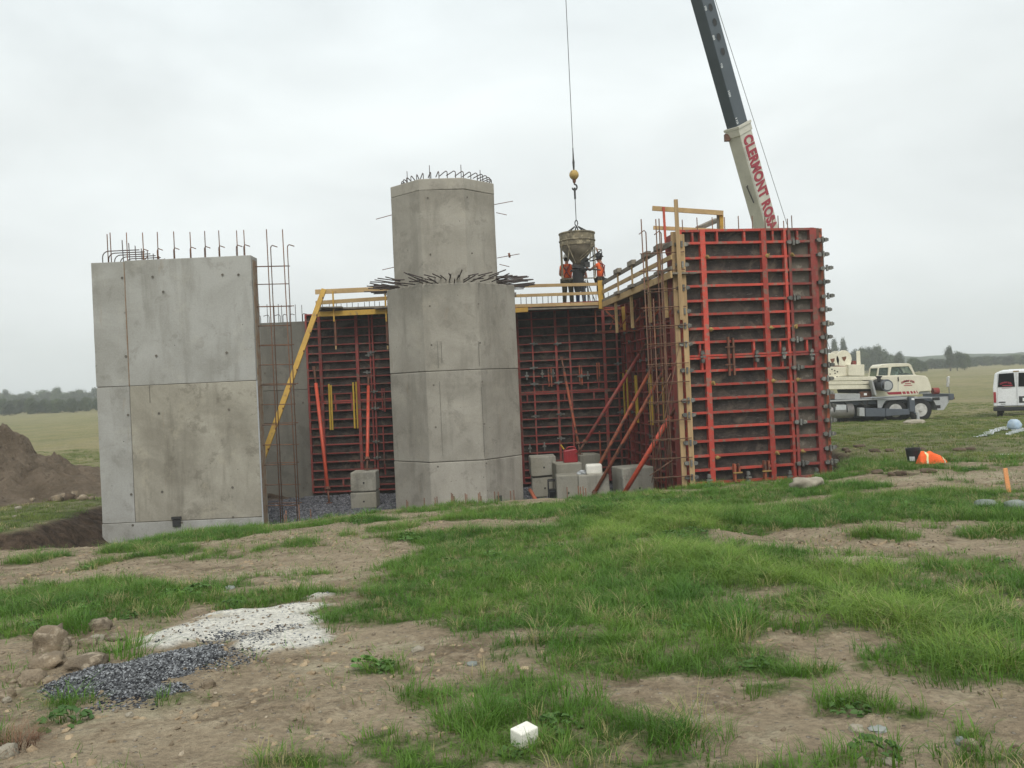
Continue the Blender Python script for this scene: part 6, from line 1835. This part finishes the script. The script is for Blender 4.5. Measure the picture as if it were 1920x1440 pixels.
# stones on and below the heap
def rock_at(px, py, wpx, hpx, mat, label, seed, rz=0, Y=None, group=None, deep=1.0, amp=.22, sub=3):
    if Y is None: g_ = gpx(px, py + hpx * .4)
    else: g_ = at(px, py + hpx * .4, Y)
    Y = g_.y
    w = wpx * Y / F; h = hpx * Y / F
    zc = max(gz(g_.x, Y + w * .35 * deep), hz_(g_.x, Y) if g_.x < -12 and Y > 24 else -99)
    return lump('rock', (g_.x, Y + w * .35 * deep, zc + h * .20), (w * 1.0, w * .9 * deep, h * 1.2), mat, label, 'rock', seed, amp, rz, sub, group)
rocks = [
 (85, 1207, 62, 58, 'rock', 'tall tan boulder leaning at the left by the grass tuft', .4), (80, 1246, 66, 34, 'rock', 'smooth long boulder in front of the tall tan one', 0.1),
 (150, 1248, 72, 28, 'rock', 'smooth loaf-shaped boulder touching the dark stone chips', .1), (182, 1175, 42, 26, 'rock', 'single brown rock behind the boulders, below the grass', .5),
 (178, 1197, 26, 14, 'rockp', 'small pale rounded stone just under the single brown rock', .2), (158, 1209, 34, 18, 'rock', 'flat tan stone left of the grass tuft by the boulders', .3),
 (212, 1200, 36, 14, 'rock', 'low tan stone farthest right of the boulder group', 0), (118, 1212, 24, 22, 'rock', 'small rock wedged behind the loaf-shaped boulder', .8),
 (52, 1275, 48, 34, 'rock', 'brown angular rock at the lower left of the boulder group', .9), (20, 1268, 26, 20, 'rock', 'cracked tan rock at the left photo edge of the group', .1),
 (81, 1272, 16, 14, 'rockp', 'small whitish stone right of the brown angular rock', .4), (90, 1286, 28, 16, 'rock', 'dark brown stone at the edge of the stone chips', .2),
 (8, 1308, 30, 22, 'rock', 'tan rock at the left edge, lower than the boulder group', .2), (10, 1320, 16, 12, 'rockp', 'little pale stone beside the lower left tan rock', .6),
 (8, 1408, 34, 32, 'rockp', 'pale rock at the bottom left corner', .1), (388, 1281, 26, 18, 'rock', 'tan rock on the near edge of the dark stone chips', .7),
 (492, 1239, 15, 10, 'rock', 'small stone on the near edge of the white sand', .2), (241, 1349, 14, 10, 'rockp', 'pale tan pebble-sized stone below the stone chips', .9),
 (575, 1333, 26, 20, 'rock', 'lone tan rock on bare dirt near the centre left foreground', .3), (783, 1219, 26, 10, 'rockp', 'flat pale stone below the long grass', 0),
 (885, 1244, 20, 8, 'rockg', 'flat grey stone right of the flat pale one', 0), (548, 1013, 8, 7, 'rockp', 'tiny white stone on the dirt below the bar ladder', 0),
 (1609, 1369, 26, 17, 'rockp', 'smooth pale stone on the bare dirt at the lower right', .1), (1824, 1399, 30, 20, 'rock', 'round brown stone near the lower right corner', .1),
 (1672, 1433, 28, 12, 'rockp', 'pale stone cut by the bottom edge, lower right', .1), (1806, 1394, 20, 14, 'rockg', 'greenish grey stone left of the round brown one', .5),
 (1651, 1370, 36, 7, 'rockg', 'long flat grey stone right of the smooth pale one', 0), (1504, 1019, 12, 9, 'rock', 'small rock on the dirt strip right of the ruts', 0.4),
 (1712, 1020, 16, 8, 'rock', 'small brownish stone on the dirt at the right', .2), (1800, 988, 12, 7, 'rockp', 'pale fragment in the grass left of the broken lumps', .2),
 (32, 953, 12, 9, 'rockp', 'whitish stone on the path before the heap', .2), (26, 971, 9, 6, 'rockp', 'smaller whitish stone below the one before the heap', .6),
 (1560, 1022, 7, 5, 'rockp', 'tiny pale stone by the ruts', .3), (430, 1109, 18, 8, 'rockg', 'grey flat stone on the dirt above the white sand', .4),
 (420, 1116, 10, 6, 'rockg', 'small grey stone touching the flat one above the sand', .1), (600, 1345, 6, 4, 'rockp', 'crumb of pale stone below the lone tan rock', 0)]
for k, r_ in enumerate(rocks):
    rock_at(r_[0], r_[1], r_[2], r_[3], r_[4], r_[5], 30 + k * 1.7, r_[6])
hrocks = [(105, 770 + 103, 22, 14), (118, 912, 22, 16), (95, 925, 18, 12), (155, 905, 20, 12), (140, 898, 16, 10), (78, 882, 12, 8), (170, 908, 12, 8), (80, 893, 10, 8), (113, 855, 16, 16), (60, 915, 10, 8), (130, 885, 12, 8), (75, 935, 10, 7), (148, 915, 12, 7)]
for k, (px, py, w, h) in enumerate(hrocks):
    p = at(px, py, 27.5)
    x, y = p.x, 27.5 + (k % 3) * .4
    z = max(hz_(x, y), gz(x, y))
    lump('rock', (x, y, z + h * .3 * y / F), (w * y / F * .9, w * y / F, h * y / F * 1.3), ('rock', 'clod', 'rock')[k % 3], 'stone lying at the foot of the soil heap', 'rock', 60 + k, .3, k, 2, 'stones at the foot of the soil heap')
# heap root balls / dead grass tuft
rt = tuft('dead_grass_clump', 220, .11, .14, .004, 1.5, mk('dead_grass', (.16, .085, .05), (.24, .15, .09), 5), 44)
COL.objects.link(rt); c = gpx(30, 1398); rt.location = (c.x, c.y, gz(c.x, c.y)); tag(rt, 'reddish dead clump of roots at the bottom left', 'dead grass')

# ------------------------------------------------------------------ things on the near ground and right-hand field
def gp(px, py): 
    c = gpx(px, py); return Vector((c.x, c.y, gz(c.x, c.y)))
c = gp(983, 1399)
k_ = c.y / F
bm = cut_mesh((-.056, -.045, -.02), (.056, .045, .066), .02, .007, 3); me_ = bpy.data.meshes.new('foam_block'); bm.to_mesh(me_); bm.free(); me_.materials.append(M['foam'])
o = bpy.data.objects.new('foam_block', me_); COL.objects.link(o); o.location = (c.x, c.y + .06, c.z + .015); o.rotation_euler = (R(4), R(-3), R(40))
md = o.modifiers.new('bevel', 'BEVEL'); md.width = .007; md.segments = 2; md.limit_method = 'ANGLE'; md.angle_limit = R(40)
tag(o, 'white foam cube lying in the near grass at the bottom', 'foam block')
c = gp(1520, 917)
lump('concrete_slab', (c.x, c.y + .2, c.z + .05), (.60, .45, .24), 'rockp', 'pale flat concrete lump before the right red form', 'concrete lump', 8, .16, R(10), 3, None, 1.6, .3)
for (px, py, w, h, lb) in ((1856, 950, 34, 15, 'left greenish-white concrete lump in the grass below the orange stake'), (1912, 956, 34, 18, 'right greenish-white concrete lump cut by the photo edge below the stake')):
    c = gp(px, py); s = c.y / F
    lump('concrete_lump', (c.x, c.y + .1, c.z + h * s * .4), (w * s * 1.1, .22, h * s * 1.2), 'rockg', lb, 'concrete lump', w + h, .12, 0, 3, None, 1.5, .42)
for (px, py, w, h, lb) in ((1255 + 0, 1293 - 270, 0, 0, ''),): pass
# stake
c = gp(1893, 921); s = c.y / F
tp = at(1884.5, 878, c.y)
tag(MB().beam(c - Vector((0, 0, .1)), tp, .02, .065, (1, 0, 0)).build('survey_stake', M['stake'], None, bevel=.003), 'tilted orange survey stake in the grass near the right edge', 'stake')
# bucket
c = gp(1713, 871); s = c.y / F
pb = empty('plastic_bucket', tuple(c), 0, 'black plastic bucket with white label beside the orange vest', 'bucket')
r_ = 13 * s; hh = 30 * s
MB().lathe([(r_ * .78, 0), (r_ * .98, hh * .86), (r_ * 1.06, hh * .87), (r_ * 1.06, hh * .93), (r_ * 1.0, hh * .94), (r_ * 1.02, hh), (r_ * .94, hh), (r_ * .74, .03)], (0, 0, 0), 22).build('bucket_wall', M['blackp'], pb, smooth=False)
MB().tube([(-r_ * .2, 0, hh), (r_ * .1, 0, hh * 1.22), (r_ * .7, 0, hh * 1.25), (r_, 0, hh * .95)], .006, 5).build('handle', M['darksteel'], pb)
lab = MB()
for k in range(4):
    a0, a1 = R(-150 + k * 12), R(-138 + k * 12)
    for za, zb_ in ((.22, .5),):
        rr = lambda z: r_ * (.78 + .2 * z / .86) * 1.01
        lab.add([(rr(za) * math.cos(a0), rr(za) * math.sin(a0), za * hh), (rr(za) * math.cos(a1), rr(za) * math.sin(a1), za * hh), (rr(zb_) * math.cos(a1), rr(zb_) * math.sin(a1), zb_ * hh), (rr(zb_) * math.cos(a0), rr(zb_) * math.sin(a0), zb_ * hh)], [(0, 1, 2, 3)])
lab.build('label', M['signwhite'], pb)
# hi-vis vest thrown on the ground
def cloth(name, c, w, d, h, mat, seed, prof):
    n, m_ = 44, 22; vs = []; fs = []
    for j in range(m_):
        for i in range(n):
            u, v = i / (n - 1), j / (m_ - 1)
            e = (math.sin(math.pi * u) ** .35) * (math.sin(math.pi * v) ** .5)
            z = e * h * np.interp(u, *prof) * (1 + .35 * mnoise.noise(Vector((u * 5 + seed, v * 4, 0)))) + .05 * h * mnoise.noise(Vector((u * 20, v * 12, seed)))
            vs.append((c.x + (u - .5) * w, c.y + (v - .5) * d * (.7 + .5 * mnoise.noise(Vector((u * 3, seed, 0)))), c.z + max(z, -.01)))
    for j in range(m_ - 1):
        for i in range(n - 1):
            a = j * n + i; fs.append((a, a + 1, a + n + 1, a + n))
    m = MB(); m.add(vs, fs); return m, vs, n, m_
c = gp(1748, 872); s = c.y / F
m, vs, n, m_ = cloth('vest', c, 52 * s, .38, 24 * s, None, 4, ([0, .1, .35, .6, .9, 1], [1, 1.1, 1.05, .75, .55, .5]))
ve = empty('safety_vest', tuple(c), 0, 'crumpled orange safety vest lying beside the black bucket', 'safety vest')
m.build('cloth', M['hivis'], ve, smooth=True, world=True)
for (i0, i1) in ((10, 14), (35, 38)):
    st = MB(); sv = []; sf = []
    for j in range(m_):
        for i in range(i0, i1):
            x, y, z = vs[j * n + min(n - 1, i + (j - 8) // 6 if i0 < 20 else i)]; sv.append((x, y - .008, z + .008))
    wd = i1 - i0
    for j in range(m_ - 1):
        for i in range(wd - 1): a = j * wd + i; sf.append((a, a + 1, a + wd + 1, a + wd))
    st.add(sv, sf); st.build('reflective_strip', M['reflect'], ve, smooth=True, world=True)
# plastic sheeting and blue bag near the van
c = gp(1902, 806)
lump('rolled_bag', (c.x, c.y, c.z + .17), (.30, .45, .36), 'bluegrey', 'pale blue-grey bundle at the end of the plastic strips near the van', 'bundle', 13, .12, .3, 3, None, 1.5)
for (pts, lb) in ((((1828, 821), (1845, 816), (1862, 809), (1880, 804), (1896, 801)), 'long thin strip of clear plastic sheeting leading to the bundle'), (((1890, 814), (1903, 809), (1919, 803)), 'shorter strip of clear plastic sheeting at the right edge')):
    m = MB(); vs = []; fs = []
    P_ = [gp(*p) for p in pts]
    wds = np.linspace(.25, .75, len(P_))
    nn = len(P_) * 6
    for k in range(nn):
        t_ = k / (nn - 1) * (len(P_) - 1); i = min(int(t_), len(P_) - 2)
        p = P_[i].lerp(P_[i + 1], t_ - i); wd = np.interp(t_, range(len(P_)), wds)
        for j in range(4):
            y = p.y + (j / 3 - .5) * wd * (1 + .4 * math.sin(k * 1.3))
            vs.append((p.x, y, gz(p.x, y) + .02 + .05 * abs(mnoise.noise(Vector((k * .7, j * .9, 3))))))
    for k in range(nn - 1):
        for j in range(3): a = k * 4 + j; fs.append((a, a + 4, a + 5, a + 1))
    m.add(vs, fs); tag(m.build('plastic_sheet', M['sheet'], None, smooth=True), lb, 'plastic sheet')
# white spill under the outrigger
c = gp(1714, 795)
lump('sand_pile', (c.x, c.y, c.z + .02), (.85, .6, .26), 'rockp', 'little pale heap of sand under the crane outrigger', 'sand pile', 5, .1, 0, 3, None, 2, .2)
# dark clods along the ditch and on the field
for k, (px, py) in enumerate(((1567, 838), (1585, 842), (1590, 846), (1640, 848), (1725, 845), (1800, 842), (1820, 841), (1612, 838), (1668, 846), (1645, 893), (1672, 897), (1690, 893), (1740, 888))):
    c = gp(px, py); s = c.y / F
    lump('soil_clod', (c.x, c.y, c.z + .02), (random.uniform(.12, .34), .22, .12), 'clod', 'dark clod of turned soil on the field behind the ditch', 'soil clod', 80 + k, .35, 0, 2, 'soil clods on the field')

# ------------------------------------------------------------------ trees
def crown_mesh(name, w, h, n, leaf, mat, seed, lobes=9, shape='round'):
    rnd = random.Random(seed); m = MB()
    L = []
    for _ in range(lobes):
        if shape == 'cone':
            z = rnd.uniform(0, 1); r = (1 - z) * .42 + .05; a = rnd.uniform(0, 6.28)
            L.append((Vector((r * w * math.cos(a) * .8, r * w * math.sin(a) * .8, z * h)), w * (.20 + .14 * (1 - z))))
        else:
            z = rnd.uniform(.12, .85); a = rnd.uniform(0, 6.28); r = rnd.uniform(.05, .36) * math.sin(math.pi * min(z + .15, 1)) ** .5
            L.append((Vector((r * w * math.cos(a), r * w * math.sin(a), z * h)), rnd.uniform(.16, .27) * min(w, h)))
    vs = []; fs = []
    for _ in range(n):
        c, r = rnd.choice(L)
        d = Vector((rnd.gauss(0, 1), rnd.gauss(0, 1), rnd.gauss(0, 1))).normalized()
        p = c + d * r * rnd.uniform(.55, 1.08) * (1 if rnd.random() > .25 else rnd.uniform(1.1, 1.4))
        nrm = (d + Vector((rnd.uniform(-.6, .6), rnd.uniform(-.6, .6), rnd.uniform(-.2, .8)))).normalized()
        a = nrm.orthogonal().normalized() * leaf * rnd.uniform(.5, 1.2); b = nrm.cross(a).normalized() * leaf * rnd.uniform(.4, .9)
        k = len(vs); vs += [p - a, p - b * .8, p + a, p + b]; fs.append((k, k + 1, k + 2, k + 3))
    m.add(vs, fs)
    return m.mesh(name, mat, False, fix=False)
def trunk_mesh(h, r, seed):
    rnd = random.Random(seed); m = MB()
    m.tube([(0, 0, -.5), (.1, 0, h * .3), (-.05, .1, h * .6), (.1, 0, h * .9)], [r, r * .8, r * .5, r * .15], 7)
    for k in range(6):
        z = h * rnd.uniform(.25, .7); a = rnd.uniform(0, 6.28); l = h * rnd.uniform(.2, .35)
        m.tube([(0, 0, z), (l * .5 * math.cos(a), l * .5 * math.sin(a), z + l * .4), (l * math.cos(a), l * math.sin(a), z + l * .8)], [r * .4, r * .25, r * .08], 5)
    return m.mesh('trunk', M['bark'])
CR = [crown_mesh('crown', 1, 1, 3200, .042, M['treed'], 1, 24), crown_mesh('crown', 1, 1, 3200, .042, M['tree'], 2, 28), crown_mesh('crown', .8, 1, 2600, .036, M['treed'], 3, 26, 'cone'), crown_mesh('crown', 1.25, 1, 3200, .042, M['tree'], 4, 22)]
TK = trunk_mesh(1, .03, 3)
def tree(px, py_top, py_base, wpx, Y, kind, label, group=None, trunk=.25):
    tp, bs = at(px, py_top, Y), at(px, py_base, Y)
    z0 = min(bs.z, gz(bs.x, Y) + .3)
    H = tp.z - z0
    t = empty('tree', (bs.x, Y, z0 - .2), random.uniform(0, 6.28), label, 'tree', group)
    shared('trunk', TK, t, (0, 0, 0), (0, 0, 0), (H, H, H * .75))
    W = wpx * Y / F
    shared('crown', CR[kind], t, (0, 0, H * trunk * .5), (0, 0, 0), (W * 1.1, W * 1.1, H * (1 - trunk * .5) * 1.03))
    return t
tree(1566, 641, 690, 26, 230, 2, 'pointed hazy tree just right of the red form, left of its twin'); tree(1583, 640, 690, 24, 235, 2, 'pointed hazy tree, right one of the twin tops beside the form')
gT = 'clump of trees behind the crane cab'
for k, (px, top, w) in enumerate(((1604, 655, 22), (1618, 652, 28), (1632, 651, 26), (1647, 648, 30), (1660, 655, 26), (1672, 664, 22), (1596, 662, 24), (1610, 664, 26), (1640, 662, 30))):
    tree(px, top, 697, w, 215 + k * 3, k % 2, 'tree in the tall clump rising behind the crane cab', gT)
tree(1687, 659, 690, 22, 205, 0, 'round tree right of the tall clump, above the crane cab')
tree(1712, 670, 688, 28, 180, 1, 'low bush-like tree right above the crane hood'); tree(1728, 675, 687, 20, 185, 0, 'lower shrub right of the bush-like tree')
tree(1782, 648, 686, 20, 190, 0, 'leaning dark tree alone on the field horizon', trunk=.3); tree(1797, 658, 686, 28, 192, 0, 'bushy tree joined to the leaning one on its right'); tree(1810, 662, 684, 24, 195, 1, 'short rounded tree right of the bushy one')
gH = 'shrubs along the far field edge'
for k, px in enumerate(list(range(1745, 1780, 12)) + list(range(1822, 1990, 14))):
    tree(px, 672 - (px - 1740) * .045 + random.uniform(-2, 3), 686 - (px - 1740) * .03, random.uniform(18, 30), 240 + random.uniform(-15, 15), k % 2, 'shrubby tree in the row along the far right field edge', gH, .1)
gL = 'dark hedgerow trees at the far left'
for k, px in enumerate(range(-60, 230, 13)):
    tree(px, 748 - px * .006 + random.uniform(-4, 4), 768 - px * .045, random.uniform(22, 34), 185 + random.uniform(-10, 10), k % 2, 'bush in the dark hedgerow left of the concrete wall', gL, .08)
gM = 'paler wood behind the left hedgerow'
for k, px in enumerate(range(-60, 240, 14)):
    tree(px, (738, 735, 742, 733, 739, 731, 737)[k % 7] - px * .03 + random.uniform(-3, 3), 762 - px * .045, random.uniform(20, 32), 300 + random.uniform(-20, 20), (1, 3, 0)[k % 3], 'hazy tree in the paler wood behind the left hedgerow', gM, .1)
# more of the same woods where the forms hide them or past the frame
for k in range(0):
    x = random.uniform(-420, 470); Y = random.uniform(330, 420)
    px = 960 + x / Y * F
    if -80 < px < 260: continue
    tp = gz(x, Y); H = random.uniform(7, 13)
    t = empty('tree', (x, Y, tp - .5), random.uniform(0, 6), 'tree of the distant wood line beyond the field', 'tree', 'distant wood line')
    shared('trunk', TK, t, (0, 0, 0), (0, 0, 0), (H, H, H)); shared('crown', CR[k % 4], t, (0, 0, H * .1), (0, 0, 0), (H * 1.3, H * 1.3, H * .95))
